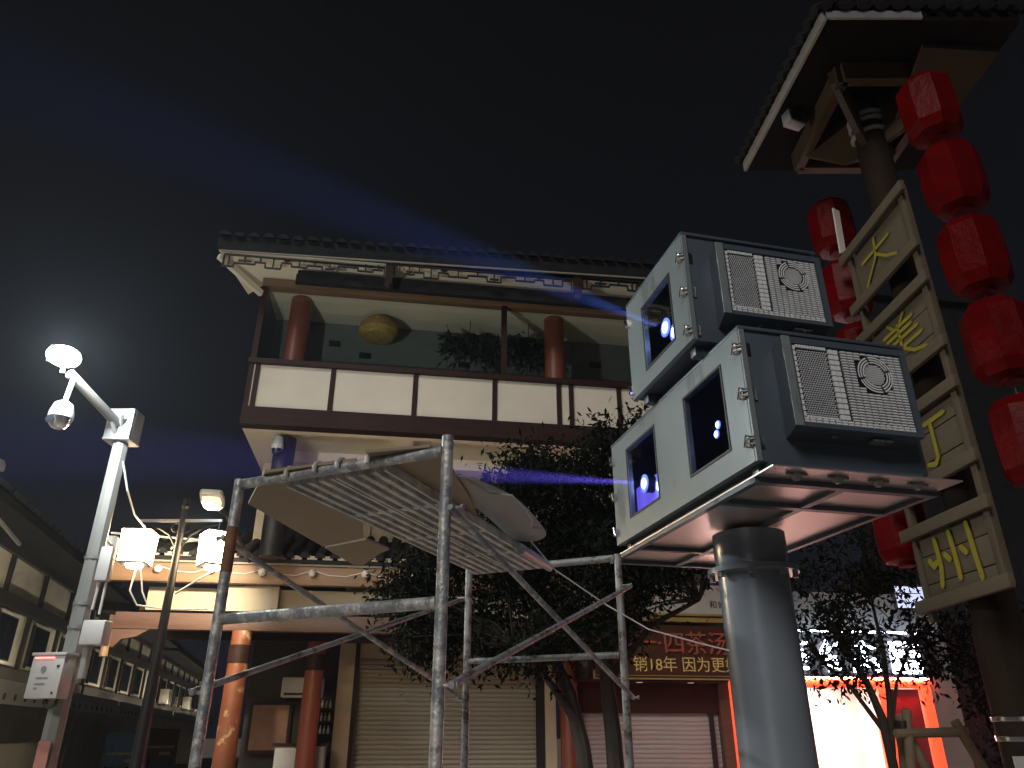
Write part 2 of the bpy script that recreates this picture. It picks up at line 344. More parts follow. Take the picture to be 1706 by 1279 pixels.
# ground floor wall (3.56 m back) with pilasters
WY = 3.56
B('wall', .1, 1.62, WY, WY+.2, 0, 5.9, 'housedark'); B('end_wall', .1, .25, 1.9, WY, 3.4, 5.9, 'tilewall')
B('wall_header', 1.98, 5.36, WY-.02, WY+.2, 2.86, 5.9, 'tilewall')
B('pilaster', 1.62, 1.98, WY-.12, WY+.2, 0, 5.9, 'tilewall')
B('pilaster_dark_strip', 1.90, 1.975, WY-.16, WY-.122, 0, 3.4, 'darkwood')  # dark strip standing proud along the pilaster edge
B('wall', 5.36, 8.7, WY, WY+.2, 2.0, 5.9, 'greywall')
B('pilaster', 5.36, 5.56, WY-.1, WY+.2, 0, 4.2, 'tilewall')
B('door_post', 5.22, 5.36, WY-.06, WY+.1, 0, 2.86, 'blackpaint')
MB().lathe([(.17,0),(.17,4.2)], 18, (5.80, WY-.12, 0)).build('wall_column', M['redcol'], mb)
MB().lathe([(.17,4.0),(.17,5.9)], 18, (.62, .62, 0)).build('dark_column', M['blackpaint'], mb)
for (x0, x1, z1, mm, nm) in ((1.98, 5.22, 2.86, 'shutter', 'roller_shutter'), (6.0, 8.72, 1.95, 'shutterpink', 'roller_shutter')):
    sh = B(nm, x0, x1, WY+.06, WY+.10, 0, z1, mm)
    sl = MB(); h = .078; nn = 5
    prof = [(0, 0), (-.012, .012), (-.018, h*.5), (-.012, h-.014), (0, h-.004)]
    sl.add([(x0+.01, WY+.05+p, z) for p, z in prof] + [(x1-.01, WY+.05+p, z) for p, z in prof], [(i, i+1, nn+i+1, nn+i) for i in range(nn-1)])
    sme = sl.mesh('slat', M[mm]); z = .02
    while z + h < z1:
        link('slat', sme, sh, (0, random.uniform(-.002,.002), z)); z += h
B('shutter_jamb', 8.72, 8.93, WY-.1, WY+.2, 0, 2.5, 'beamred')
B('shutter_jamb', 8.52, 8.60, WY-.02, WY+.05, 0, 1.95, 'blackpaint')
B('shutter_header', 5.98, 8.72, WY-.03, WY+.1, 1.95, 2.48, 'darkwood')

# ------------------------------------------------------------------ things in the gallery
w_ = thing('wicker_pendant_lamp', 'oval ochre wicker lampshade hanging behind the gallery glass', 'lamp', (BL[0]+.988*1.92-.156*.8, BL[1]+.156*1.92+.988*.8, 8.42))
MB().lathe([(.05,-.08),(.22,-.12),(.33,-.24),(.35,-.36),(.28,-.46),(.12,-.50)], 20).build('shade', M['wicker'], w_)
MB().tube((0,0,-.1),(0,0,0),.012,n=6).build('cord', M['darkcable'], w_)
def leaf_cloud(n, fn, size, rnd, droop=.3):
    V = []; Fc = []
    for _ in range(n):
        p = fn(rnd)
        d = Vector((rnd.gauss(0,1), rnd.gauss(0,1), rnd.gauss(0,1)-droop)).normalized(); a = Vector((rnd.gauss(0,1), rnd.gauss(0,1), rnd.gauss(0,1))); s_ = d.cross(a).normalized(); nrm = d.cross(s_)
        L = size*rnd.uniform(.65,1.3); W = L*.36; b = len(V)
        V += [p, p + d*L*.45 + s_*W*.5 + nrm*L*.07, p + d*L, p + d*L*.45 - s_*W*.5 + nrm*L*.07]
        Fc += [(b, b+1, b+2), (b, b+2, b+3)]
    q = MB(); q.add(V, Fc); return q
rn = random.Random(5)
for (sx0, dep, ww, lab) in ((3.55, .75, .50, 'dark trailing plant hanging beside the gallery mullion, nearer the wicker lamp'), (4.62, .72, .42, 'dark trailing plant hanging between gallery mullion and red gallery column')):
    pl = thing('hanging_plant', lab, 'plant', (BL[0]+.988*sx0-.156*dep, BL[1]+.156*sx0+.988*dep, 8.05), BR, 'hanging plants in the gallery')
    leaf_cloud(420, lambda r: Vector((r.uniform(-ww,ww), r.uniform(-.2,.2), r.triangular(-.55,.12,-.05))), .16, rn, .8).build('foliage', M['foliagedark'], pl, 0)
    MB().lathe([(.10,-.12),(.15,.0),(.15,.03)], 12).build('pot', M['blackpaint'], pl)
    MB().tube((0,0,0),(0,0,.37),.008,n=6).build('hanger', M['darkcable'], pl)

# ------------------------------------------------------------------ lower timber canopy in front of the arcade
cn = thing('timber_canopy', 'brown timber canopy with tiled edge and red columns behind the scaffold', 'canopy', BL, BR)
def C(name, x0, x1, y0, y1, z0, z1, m, bevel=0, parent=None): return MB().bx(x0, x1, y0, y1, z0, z1).build(name, M[m], parent or cn, 35, bevel)
C('eave_beam', -1.75, 5.2, .92, 1.06, 3.66, 3.94, 'beam', .01)
C('eave_trim', -1.75, 5.2, .895, .92, 3.945, 3.975, 'capfascia')
C('plaster_band', -1.2, 5.2, 1.30, 1.36, 3.30, 3.64, 'plaster')
C('bracket_block', -.15, .75, 1.10, 1.29, 3.28, 3.655, 'plaster')
C('lower_beam', -1.55, 5.2, 1.12, 1.28, 3.0, 3.24, 'beamred', .01)
C('rear_beam', -1.2, 5.2, 2.45, 2.6, 3.0, 3.24, 'darkwood')
C('canopy_ceiling', -1.3, 5.2, 1.37, 3.5, 3.3, 3.36, 'darkwood')
br = MB(); br.prism([(-1.62,1.14,3.2),(-1.62,1.14,2.78),(-1.5,1.14,2.74),(-1.40,1.14,2.86),(-1.2,1.14,2.9),(-1.0,1.14,3.02),(-.75,1.14,3.0),(-.6,1.14,3.05)], (0,.12,0)); br.build('carved_bracket', M['beamred'], cn, 0)
MB().tube((-1.55,1.0,2.6),(-1.55,1.0,3.05),.06,.04,10).build('bracket_drop', M['beam'], cn)
tl = C('tile_bed', -1.85, 5.2, .86, 1.02, 3.98, 4.03, 'black')
tb = MB(); tb.add([(-1.9,.86,4.03),(5.2,.86,4.03),(5.2,2.6,4.75),(-1.9,2.6,4.75),(-1.9,2.6,4.6),(5.2,2.6,4.6)],[(0,1,2,3),(3,2,5,4),(0,4,5,1)]); tb.build('roof_deck', M['black'], cn, 0)
pan = MB().bx(-.075,.075,-.02,.14,0,.055).mesh('eave_tile', M['plaster'])
ct = MB(); vs = [(p[0], 0, p[1]) for p in pr] + [(p[0], 1.75, p[1]+.72) for p in pr]; ct.add(vs, [(i, i+1, n+i+1, n+i) for i in range(n-1)] + [tuple(range(n))]); ctm = ct.mesh('cover_tile', M['black'])
x = -1.8
while x < 5.1:
    link('eave_tile', pan, tl, (x, .86, 4.032)); link('cover_tile', ctm, cn, (x+.115, .83+random.uniform(-.01,.01), 4.05+random.uniform(-.01,.012))); x += .232
for (x, y, mm) in ((.28, 1.2, 'redworn'), (1.28, 2.52, 'redcol')):
    MB().lathe([(.16,0),(.155,1.5),(.145,3.0)], 22, (x, y, 0)).build('column', M[mm], cn)
    MB().lathe([(.162,2.55),(.162,2.8)], 22, (x, y, 0)).build('column_band', M['darkwood'], cn)
rc = MB(); rc.bar((-1.8,.95,4.36),(-.45,1.25,4.36),.04,.03); rc.path([(-1.0,1.0,4.0),(-.9,1.0,4.18),(-.7,1.05,4.3),(-.4,1.1,4.34)],.02,6); rc.build('ridge_ornament', M['greymetal'], cn)
# bulbs on the beam
def loc_b(x, y, z): return (BL[0]+.98769*x-.15643*y, BL[1]+.15643*x+.98769*y, z)
bs = thing('bulb_string', 'unlit round bulbs strung on a wire along the brown beam', 'string lights', BL, BR)
pts = []
bxs = [-1.0, -.25, .50, 1.24, 2.04, 2.8]
for i, x in enumerate(bxs):
    MB().lathe([(.001,-.06),(.035,-.05),(.06,-.015),(.06,.015),(.035,.05),(.02,.06)], 12, (x, .86, 3.83+.01*math.sin(i*2))).build('bulb', M['boxwhite'], bs)
    pts.append((x, .90, 3.88))
    if i < len(bxs)-1: pts += [(x+.25,.905,3.81),(x+.5,.905,3.80)]
MB().path(pts, .007, 5).build('wire', M['cable'], bs)
# things under the canopy
cu_ = thing('service_counter', 'grey counter standing under the canopy beside the roller shutter', 'counter', loc_b(1.15, 3.0, 0), BR)
MB().bx(-.38,.40,-.25,.25,0,1.42).build('body', M['palewall'], cu_, 35, .01); MB().bx(-.42,.44,-.29,.29,1.42,1.46).build('top', M['darkwood'], cu_)
sh = thing('bottle_shelf', 'lit wall shelf of small bottles in the dark arcade', 'shelf', loc_b(1.42, 3.40, 1.6), BR)
MB().bx(-.2,.17,-.1,.12,-.02,0).bx(-.2,.17,-.1,.12,.18,.2).bx(-.2,.17,-.1,.12,.38,.4).build('board', M['darkwood'], sh)
MB().bx(-.14,-.10,-.06,-.02,.42,.66).build('lamp_tube', M['warmstuff'], sh)
for r_ in range(3):
    for i in range(5):
        q = link('bottle', MB().lathe([(.022,0),(.022,.07),(.008,.10),(.008,.13)],8).mesh('bottle', M['gold'] if i % 2 else M['grille']), sh, (-.14+.065*i, -.03, .2*r_))
ac = thing('wall_unit', 'pale air conditioner unit on the dark arcade wall', 'air conditioner', loc_b(1.05, 3.35, 2.33), BR)
MB().bx(-.35,.35,-.12,.14,-.16,.16).build('body', M['palewall'], ac, 35, .02); MB().bx(-.3,.3,-.135,-.125,-.13,-.09).build('outlet', M['blackpaint'], ac)
db = thing('notice_board', 'dim notice board behind the worn red column', 'board', loc_b(.55, 3.42, 1.7), BR)
MB().bx(-.35,.35,0,.05,-.4,.4).build('frame', M['darkwood'], db); MB().bx(-.3,.3,-.012,-.002,-.35,.35).build('sheet', M['signdk'], db)

# white camera on the dark soffit column
sc_ = thing('dome_camera', 'white dome camera on the dark column under the balcony soffit', 'camera', loc_b(.55, .35, 5.62))
MB().lathe([(.07,.20),(.085,.1),(.10,.03),(.09,.0)],16).build('housing', M['boxwhite'], sc_)
MB().lathe([(.085,0),(.07,-.06),(.035,-.095),(.002,-.105)],16).build('dome', M['housewin'], sc_)
MB().bx(-.03,.03,.0,.13,.08,.14).build('bracket', M['boxwhite'], sc_)

# ------------------------------------------------------------------ shop signs and the red shop (same front line)
sg = thing('brown_signboard', 'brown shop signboard with gold lettering above the grey shutter', 'sign', loc_b(5.9, 3.0, 0), BR)
MB().bx(.3,3.75,0,.5,2.52,3.46).build('board', M['signbrown'], sg, 35, .01)
MB().bx(.3,3.75,-.02,-.001,2.50,2.525).bx(.3,3.75,-.02,-.001,2.56,2.572).bx(.26,.3,-.02,.02,2.5,2.70).build('gold_border', M['gold'], sg)
MB().bx(.0,3.75,-.05,.5,3.52,3.60).bx(.0,3.75,-.08,.5,3.63,3.67).build('gold_cornice', M['gold'], sg)
link('lettering', text_mesh('销18年 因为更好', .285, 'lettering', M['signgold']), sg, (1.02, -.008, 2.66), UPRIGHT)
link('large_lettering', text_mesh('一·四茶汤', .44, 'large_lettering', M['signred'], .02), sg, (1.06, -.024, 2.98), UPRIGHT)
fa = thing('white_fascia_banner', 'pale fascia panel with small black writing above the brown signboard', 'sign', loc_b(5.9, 3.0, 0), BR)
MB().bx(-.4,3.72,.0,.06,3.68,4.22).build('panel', M['fascia'], fa)
link('lettering', text_mesh('和', .16, 'lettering', M['ink'], .003), fa, (2.62,-.006,3.80), UPRIGHT)
link('lettering', text_mesh('好', .15, 'lettering', M['ink'], .003), fa, (2.80,-.006,3.80), UPRIGHT)
dl = thing('shop_soffit', 'soffit with two small recessed downlights under the brown signboard', 'soffit', loc_b(5.9, 3.0, 0), BR)
MB().bx(.0,2.85,.02,.56,2.47,2.515).build('panel', M['darkwood'], dl)
for x in (1.22, 2.22): MB().lathe([(.06,2.462),(.06,2.469)],14,(x,.3,0)).build('downlight', M['led_dim'], dl)

rs = thing('red_shop_front', 'brightly lit red-framed shop front behind the young tree', 'shop', loc_b(8.95, 3.45, 0), BR)
def S(name, x0, x1, y0, y1, z0, z1, m, bevel=0, parent=None): return MB().bx(x0, x1, y0, y1, z0, z1).build(name, M[m], parent or rs, 35, bevel)
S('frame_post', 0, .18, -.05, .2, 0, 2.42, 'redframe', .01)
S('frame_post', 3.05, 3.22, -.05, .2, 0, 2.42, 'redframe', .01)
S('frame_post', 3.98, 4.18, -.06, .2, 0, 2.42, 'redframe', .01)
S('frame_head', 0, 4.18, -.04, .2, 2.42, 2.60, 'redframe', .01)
S('led_strip', .02, 4.16, -.085, -.06, 2.575, 2.60, 'redstrip')
S('added_strip_baffle', -.02, 4.2, -.24, -.041, 2.603, 2.618, 'housedark')  # added baffle, keeps the strip's red light off the roof cap
S('side_pier', 4.18, 4.75, -.05, .3, 0, 4.2, 'greywall')
S('upper_wall', -.2, 4.75, .1, .3, 2.6, 4.25, 'greywall')
S('interior_back', 0, 4.2, 2.6, 2.7, 0, 2.6, 'interior'); S('interior_side', -.05, .0, .2, 2.6, 0, 2.6, 'interior'); S('interior_side', 4.2, 4.25, .2, 2.6, 0, 2.6, 'interior')
S('interior_ceiling', 0, 4.2, .2, 2.6, 2.6, 2.66, 'interior'); 
for x in (.5, 1.5, 2.5): S('ceiling_light', x, x+.8, .5, 2.3, 2.56, 2.585, 'tube_on')
S('light_box', .24, .62, .3, .36, 1.45, 2.2, 'tube_on'); S('light_box', .26, .62, .3, .36, .3, 1.32, 'tube_on')
dr = S('door_leaf', 3.24, 3.95, .02, .07, .02, 2.40, 'doorred'); S('handle', 3.32, 3.35, -.03, .02, .95, 1.35, 'chrome', 0, dr)
MB().bx(3.3, 3.9, .005, .018, .2, 2.3).build('door_panel', M['doorred'], rs)
S('counter', 1.0, 2.6, 1.4, 1.9, 0, 1.05, 'interior')
for x in (1.15, 1.6, 2.1): MB().lathe([(.02,1.05),(.1,1.1),(.14,1.3),(.10,1.42)],12,(x,1.6,0)).build('ornament', M['redlantern'], rs)
for z in (.55, .95, 1.35):
    S('wall_shelf', .7, 2.9, 2.4, 2.6, z, z+.03, 'beam')
    for i in range(9): MB().lathe([(.05,z+.03),(.06,z+.12),(.03,z+.2)],8,(.85+i*.22,2.45,0)).build('jar', M['signred'] if i % 3 else M['gold'], rs)
ls = thing('lit_sign', 'blue-white glowing shop sign letters above the red shop front', 'sign', loc_b(8.95, 3.36, 0), BR)
MB().bx(-.1,4.5,.02,.18,2.62,3.46).build('board', M['housedark'], ls)
MB().bx(.2,4.45,-.03,.02,3.44,3.47).build('top_strip', M['sign_on'], ls)
def strokes(name, segs, ox, w=.055, parent=ls, m='sign_on', z0=2.70, sc_x=.5, sc_z=.58):
    q = MB()
    for (a, b, c, d) in segs: q.bar((ox+a*sc_x, -.02, z0+b*sc_z), (ox+c*sc_x, -.02, z0+d*sc_z), .05, w, (0,1,0))
    return q.build(name, M[m], parent, 0)
strokes('letter', [(0,.9,1,.9),(.5,.9,.5,.1),(0,.5,1,.5),(.1,.1,.9,.1),(.2,.7,.2,.3),(.8,.7,.8,.3)], 1.15, .10)
strokes('letter', [(.5,1,.1,.5),(.1,.5,.9,.1),(.5,.7,.9,.9),(.45,.6,.45,0),(.7,.5,.7,.1)], 1.85, .10)
strokes('letter', [(0,.8,1,.8),(.5,1,.5,.4),(.1,.4,.9,.4),(.1,.4,0,0),(.9,.4,1,0),(.3,.2,.7,.2)], 2.6, .09)
MB().bx(3.42,4.06,-.05,.02,2.68,3.28).build('emblem_panel', M['sign_on'], ls, 35, .02)
strokes('letter', [(.1,.8,.9,.8),(.5,.95,.5,.1),(.15,.45,.85,.45)], 3.45, .035, ls, 'boxwhite', 2.70, .56, .56).location = (0,-.035,0)
us = thing('upper_lit_panel', 'small bluish lit panel seen beneath the lowest ladder board', 'sign', loc_b(12.85, 3.3, 3.95), BR)
MB().bx(-.1,.78,0,.08,0,.42).build('panel', emit('dim_blue_panel', (.55,.66,1.0), .9), us); MB().bx(-.14,.82,.03,.1,-.04,.46).build('frame', M['housedark'], us)
ub = thing('upper_window_band', 'row of pale upper windows glimpsed through the young tree leaves', 'windows', loc_b(9.3, 3.6, 3.75), BR)
for i in range(6): MB().bx(.58*i,.58*i+.5,0,.04,.0,.42).build('pane', emit('pale_window_%d' % i, (.62,.68,.85), .28), ub)
MB().bx(-.05,3.5,.05,.1,-.05,.47).build('frame', M['housedark'], ub)

# dim far eave with fretwork seen between the ladder boards
fe = thing('far_eave', 'distant pale fretwork eave seen between the ladder boards', 'eave', (10.6, 19.5, 0), BR)
MB().bx(-1.6,6,-.2,3,13.6,13.75).build('eave_board', M['black'], fe)
q = MB()
for i in range(2):
    x = -.75+i*.45; q.bx(x, x+.34, -.1,-.05, 13.3,13.36); q.bx(x, x+.05, -.1,-.05, 12.8+.15*(i%3), 13.3); q.bx(x, x+.45, -.1,-.05, 12.95+.1*(i%2), 13.0+.1*(i%2))
q.build('fretwork', M['fascia'], fe)
MB().bx(-1.5,6,0,.2,0,13.6).build('wall', M['black'], fe)

# ------------------------------------------------------------------ old houses receding on the left; local x along the street, y away from it
HL = (-11.1, 18.0, 0); HR = R(105)
def house(x0, x1, zr, label, seed):
    rnd = random.Random(seed); h = thing('old_house', label, 'house', HL, HR, 'old white and dark timber houses down the street')
    def H(name, a, b, y0, y1, z0, z1, m, parent=None): return MB().bx(a, b, y0, y1, z0, z1).build(name, M[m], parent or h)
    H('wall', x0, x1, .05, 6, 0, zr-1.6, 'housewhite')
    H('timber_band', x0, x1, -.06, .05, 4.02, 4.30, 'housedark'); H('timber_band', x0, x1, -.08, .05, 2.38, 2.88, 'housedark'); H('timber_band', x0, x1, -.05, .05, zr-1.85, zr-1.6, 'housedark')
    x = x0
    while x <= x1:
        H('timber_post', x, x+.12, -.03, .05, 2.88, 4.02, 'housedark'); H('timber_post', x+.5, x+.62, -.03, .05, 4.3, zr-1.85, 'housedark')
        if x + 2 < x1:
            wd = H('window', x+.55, x+1.75, -.02, .05, 2.98, 3.92, 'housedark')
            H('frame', x+.52, x+1.78, -.045, -.022, 3.90, 3.96, 'housewhite', wd); H('frame', x+.52, x+1.78, -.045, -.022, 2.94, 3.0, 'housewhite', wd)
            for px in (.62, 1.18): H('pane', x+px, x+px+.5, -.035, -.022, 3.03, 3.87, 'housewin', wd)
        x += 2.45
    rf = MB(); rf.add([(x0-.2,-.9,zr-1.55),(x1+.2,-.9,zr-1.55),(x1+.2,3,zr+.9),(x0-.2,3,zr+.9),(x0-.2,-.9,zr-1.68),(x1+.2,-.9,zr-1.68),(x1+.2,7,zr-1.6),(x0-.2,7,zr-1.6)],
        [(0,1,2,3),(0,4,5,1),(3,2,6,7),(0,3,7,4),(1,5,6,2),(4,7,6,5)]); rf = rf.build('roof', M['black'], h, 0)
    tlm = MB().bar((0,-.95,zr-1.47),(0,3.0,zr+.98),.12,.08).mesh('tile_row', M['black'])
    x = x0
    while x < x1: link('tile_row', tlm, rf, (x,0,0)); x += .42
    H('shop_awning', x0, x1, -1.1, .05, 2.22, 2.34, 'awning')
    nh = int((x1-x0)/.6)
    H('awning_valance', x0, x1, -1.14, -1.1, 2.08, 2.46, 'greymetal')
    for i in range(nh): MB().lathe([(.06,0),(.06,.012)],10,(x0+.3+i*.6,-1.142,2.2),Matrix.Rotation(R(90),3,'X')).build('valance_hole', M['housedark'], h)
    x = x0 + 1.0
    while x + 1.6 < x1:
        H('added_facade_uplight', x, x+1.4, -1.02, -.96, 2.345, 2.385, 'uplight_on'); x += 4.2  # tubes added out of sight behind the valance to wash the house fronts
    return h
h1 = house(-7.5, 5.6, 6.9, 'nearest old white house with black roof behind the camera pole', 1)
h2 = house(5.9, 17.2, 6.7, 'middle old white house in the street row behind the black lamp post', 2)
h3 = house(17.5, 37.5, 6.6, 'farthest old white house in the street row before the scaffold', 3)
def at_h(x, y, z): a = HR; return (HL[0]+x*math.cos(a)-y*math.sin(a), HL[1]+x*math.sin(a)+y*math.cos(a), z)
for i, (x, lab) in enumerate(((20.2, 'outdoor air conditioner unit on the farthest house, nearer the lamp post'), (28.5, 'outdoor air conditioner unit on the farthest house, nearer the scaffold'))):
    a_ = thing('outdoor_unit', lab, 'air conditioner', at_h(x, -.3, 3.15), HR, 'air conditioner units on the farthest house')
    MB().bx(-.45,.45,-.18,.2,-.32,.32).build('case', M['housewhite'], a_, 35, .02); MB().lathe([(.24,0),(.24,.02),(.2,.03)],16,(-.1,-.18,0),Matrix.Rotation(R(90),3,'X')).build('fan_grille', M['greymetal'], a_)
    MB().bx(-.5,.5,-.15,.28,-.36,-.32).build('bracket', M['housedark'], a_)
for (x, w, z0, z1, mm, lab) in (((-11.75, 24.0), 1.1, .75, 1.65, 'signblue', 'blue and white shop sign low beside the black lamp post'), ((-11.75, 26.2), 1.15, .9, 1.75, 'signdk', 'brown shop sign right of the black lamp post'), ((-10.5, 26.2), .75, .75, 1.65, 'signtan', 'tan shop sign beside the brown shop sign')):
    s_ = thing('street_shop_sign', lab, 'sign', (x[0], x[1], 0), R(20))
    MB().bx(0,w,0,.08,z0,z1).build('panel', M[mm], s_, 35, .01)
    MB().bx(.1,w-.1,-.012,-.002,z0+.30,z0+.36).bx(w*.55,w-.2,-.012,-.002,z0+.1,z0+.18).build('print', M['housewhite'], s_)
    [MB().bx(a,a+.06,.08,.12,0,z0+.1).build('leg', M['housedark'], s_) for a in (.1, w-.16)]
for (x, z, lab) in ((8.2, 1.35, 'first dark arched stall hood under the street awning'), (9.6, 1.35, 'second dark arched stall hood under the street awning'), (11.0, 1.35, 'third dark arched stall hood under the street awning')):
    s_ = thing('stall_hood', lab, 'awning', at_h(x, -1.2, 0), HR, 'arched stall hoods')
    q = MB(); m_ = 8; V = []
    for s in (0, 1.25):
        for k in range(m_+1): a = math.pi/2*k/m_; V.append((s, -.9*math.sin(a)*.9, z+.55*math.cos(a)-.1))
    q.add(V, [(k, k+1, m_+2+k, m_+1+k) for k in range(m_)]); q.build('hood', M['signdk'], s_); [MB().bx(a,a+.06,-.1,-.02,0,z).build('leg', M['housedark'], s_) for a in (.02, 1.17)]
# ornamental upturned ridge end of a roof at the far left
ro = thing('ridge_finial', 'pale upturned ridge ornament on the roof at the left edge', 'finial', (-8.55, 11.9, 0), R(105))
MB().path([(-1.3,0,5.2),(-.4,0,5.4),(.0,0,5.67),(.2,0,5.63)],[.05,.07,.1,.03],8).build('curl', M['greymetal'], ro)
MB().bar((-1.5,0,5.15),(1.9,.0,4.75),.05,.05).build('ridge_bar', M['greymetal'], ro); MB().bx(-.25,.0,-.05,.05,0,5.25).build('wall_end', M['housedark'], ro)

# ------------------------------------------------------------------ camera pole with flood lamp
cp = thing('camera_pole', 'white octagonal pole with an angled arm and mounting plate at left', 'pole', (-3.77, 6.8, 0))
MB().lathe([(.088,0),(.075,2.9),(.070,4.18)], 8).build('shaft', M['whitepole'], cp, 20)
MB().lathe([(.080,3.02),(.080,3.05)],16).lathe([(.082,2.62),(.082,2.65)],16).lathe([(.083,2.42),(.083,2.45)],16).lathe([(.085,2.2),(.085,2.23)],16).build('strap', M['greymetal'], cp)
MB().bx(-.13,.12,-.11,-.08,4.16,4.46).bx(-.13,.12,.08,.11,4.16,4.46).bx(-.135,.125,-.115,.115,4.14,4.165).bx(.095,.125,-.08,.08,4.16,4.46).build('mounting_plate', M['greymetal'], cp, 35, .008)
MB().tube((-.02,-.10,4.30),(-.10,-.88,4.46),.048,.042,12).build('arm', M['whitepole'], cp)
MB().tube((-.02,-.06,4.18),(-.03,-.24,4.32),.022,n=8).tube((.02,-.10,4.28),(.05,-.2,4.36),.02,n=8).build('arm_brace', M['whitepole'], cp)
MB().bx(-.05,.05,-.092,-.087,.55,1.55).build('printed_strip', mat('faded_red_strip', (.40,.16,.13), .6, var=.2), cp)
fl = thing('flood_lamp', 'blazing white flood lamp at the end of the pole arm', 'lamp', (-3.93, 5.86, 4.60))
aim = Vector((.90, .02, -.26)).normalized(); FM = aim.to_track_quat('Z', 'Y').to_matrix()
face = Vector((.62, -.72, -.28)).normalized(); FM = face.to_track_quat('Z', 'Y').to_matrix()
MB().rbox(FM @ Vector((0,0,-.04)), (.24,.15,.06), FM).rbox(FM @ Vector((0,0,-.09)), (.16,.10,.04), FM).build('housing', M['greymetal'], fl, 35, .012)
dm = MB().lathe([(.138,0),(.134,.03),(.11,.06),(.06,.078),(.002,.084)], 24, (0,0,0)); dm.v = [tuple(FM @ Vector((x, y*.68, z))) for x, y, z in dm.v]; dm.build('lens', M['flood_on'], fl)
MB().tube((0,.04,-.14),(.0,.02,-.02),.02,n=8).build('bracket', M['greymetal'], fl)
ld = bpy.data.lights.new('flood_light', 'POINT'); ld.energy = 410; ld.color = (.90, 1.0, .98); ld.shadow_soft_size = .10
lo = link('flood_light', ld, fl, tuple(face*.22))
dc = thing('speed_dome_camera', 'grey speed dome camera hanging under the flood lamp arm', 'camera', (-3.87, 5.95, 4.06))
MB().tube((0,0,.14),(.02,0,.36),.022,n=10).build('drop_tube', M['whitepole'], dc)
MB().lathe([(.03,.15),(.075,.12),(.098,.04),(.10,-.01)], 20).build('housing', M['whitepole'], dc); MB().lathe([(.095,-.01),(.085,-.06),(.05,-.10),(.002,-.115)], 20).build('dome', M['chrome'], dc)
MB().lathe([(.03,0),(.035,.02)],12,(-.03,-.075,-.05),Matrix.Rotation(R(90),3,'X')).build('eye', M['housewin'], dc)
cb = thing('control_box', 'pale control cabinet with red indicator strip strapped to the camera pole', 'box', (-3.80, 6.66, 1.86), R(-8)); cb.scale = (.76,.76,.82)
MB().bx(-.21,.17,-.11,.08,0,.40).build('case', M['boxwhite'], cb, 35, .008); MB().bx(-.225,.185,-.125,.09,.40,.43).build('lid', M['boxwhite'], cb, 35, .006)
MB().bx(-.18,.05,-.118,-.111,.372,.384).build('red_strip', M['redled'], cb); MB().bx(.10,.13,-.118,-.111,.29,.31).bx(.10,.12,-.118,-.111,.04,.06).build('lock', M['ink'], cb)
MB().lathe([(.032,0),(.032,.004)],16,(-.05,-.111,.27),Matrix.Rotation(R(90),3,'X')).bx(-.12,.02,-.115,-.111,.185,.195).bx(-.12,.0,-.115,-.111,.13,.14).bx(-.12,-.08,-.115,-.111,.09,.1).build('printed_mark', M['greymetal'], cb)
MB().path([(-.02,0,0),(0,-.02,-.06),(.05,-.02,-.08),(.1,0,-.05),(.1,.02,.02)],.018,8).build('conduit', M['darkcable'], cb)
tb_ = thing('terminal_box', 'small pale terminal box on the pole just above the control cabinet', 'box', (-3.56, 6.72, 2.28))
MB().bx(-.09,.10,-.08,.06,0,.20).build('case', M['boxwhite'], tb_, 35, .01); MB().tube((-.04,0,-.26),(-.04,0,0),.035,n=10).build('conduit', M['whitepole'], tb_)
an = thing('antenna_unit', 'slim white antenna unit strapped to the camera pole below the glare', 'antenna', (-3.62, 6.74, 2.70))
MB().bx(-.05,.06,-.05,.03,.12,.42).build('case', M['boxwhite'], an, 35, .01); MB().tube((-.03,0,-.12),(-.02,0,.14),.012,n=8).tube((.04,0,-.16),(.04,0,.14),.012,n=8).build('rod', M['boxwhite'], an)
ps = thing('speaker_box', 'cream round speaker box beside the camera pole next to the lantern', 'speaker', (-4.02, 7.5, 3.30))
MB().lathe([(.045,-.10),(.065,-.09),(.065,.09),(.05,.10)],16).build('case', M['boxwhite'], ps); MB().tube((.22,-.66,.0),(.02,0,.0),.015,n=8).build('bracket', M['greymetal'], ps)
wc = MB().path([(-3.70,6.78,3.95),(-3.66,6.9,3.7),(-3.80,7.4,3.60),(-4.05,8.2,3.66)],.010,6).build('lamp_cable', M['cable'], None); tag(wc, 'white cable from the camera pole down to the lit lantern', 'cable')

# ------------------------------------------------------------------ black lamp post with two lit lanterns
lp = thing('lamp_post', 'slim black lamp post with a scrolled crossbar', 'lamp post', (-3.68, 8.25, 0))
MB().lathe([(.075,0),(.07,1.2),(.042,2.9),(.035,3.7),(.03,3.88)], 14).build('shaft', M['blackpaint'], lp)
MB().lathe([(.02,3.88),(.045,3.92),(.03,3.96),(.04,4.0),(.01,4.04)], 12).build('finial', M['blackpaint'], lp)
MB().bar((-.48,0,3.76),(.44,0,3.76),.025,.03).build('crossbar', M['greymetal'], lp)
for s in (-1, 1):
    MB().path([(s*.02,0,3.45),(s*.12,0,3.60),(s*.24,0,3.67),(s*.4,0,3.71),(s*.44,0,3.75)],.012,6).path([(s*.06+.05*math.cos(a), 0, 3.68+.05*math.sin(a)) for a in [k*.7 for k in range(9)]],.009,6).build('scroll', M['blackpaint'], lp)
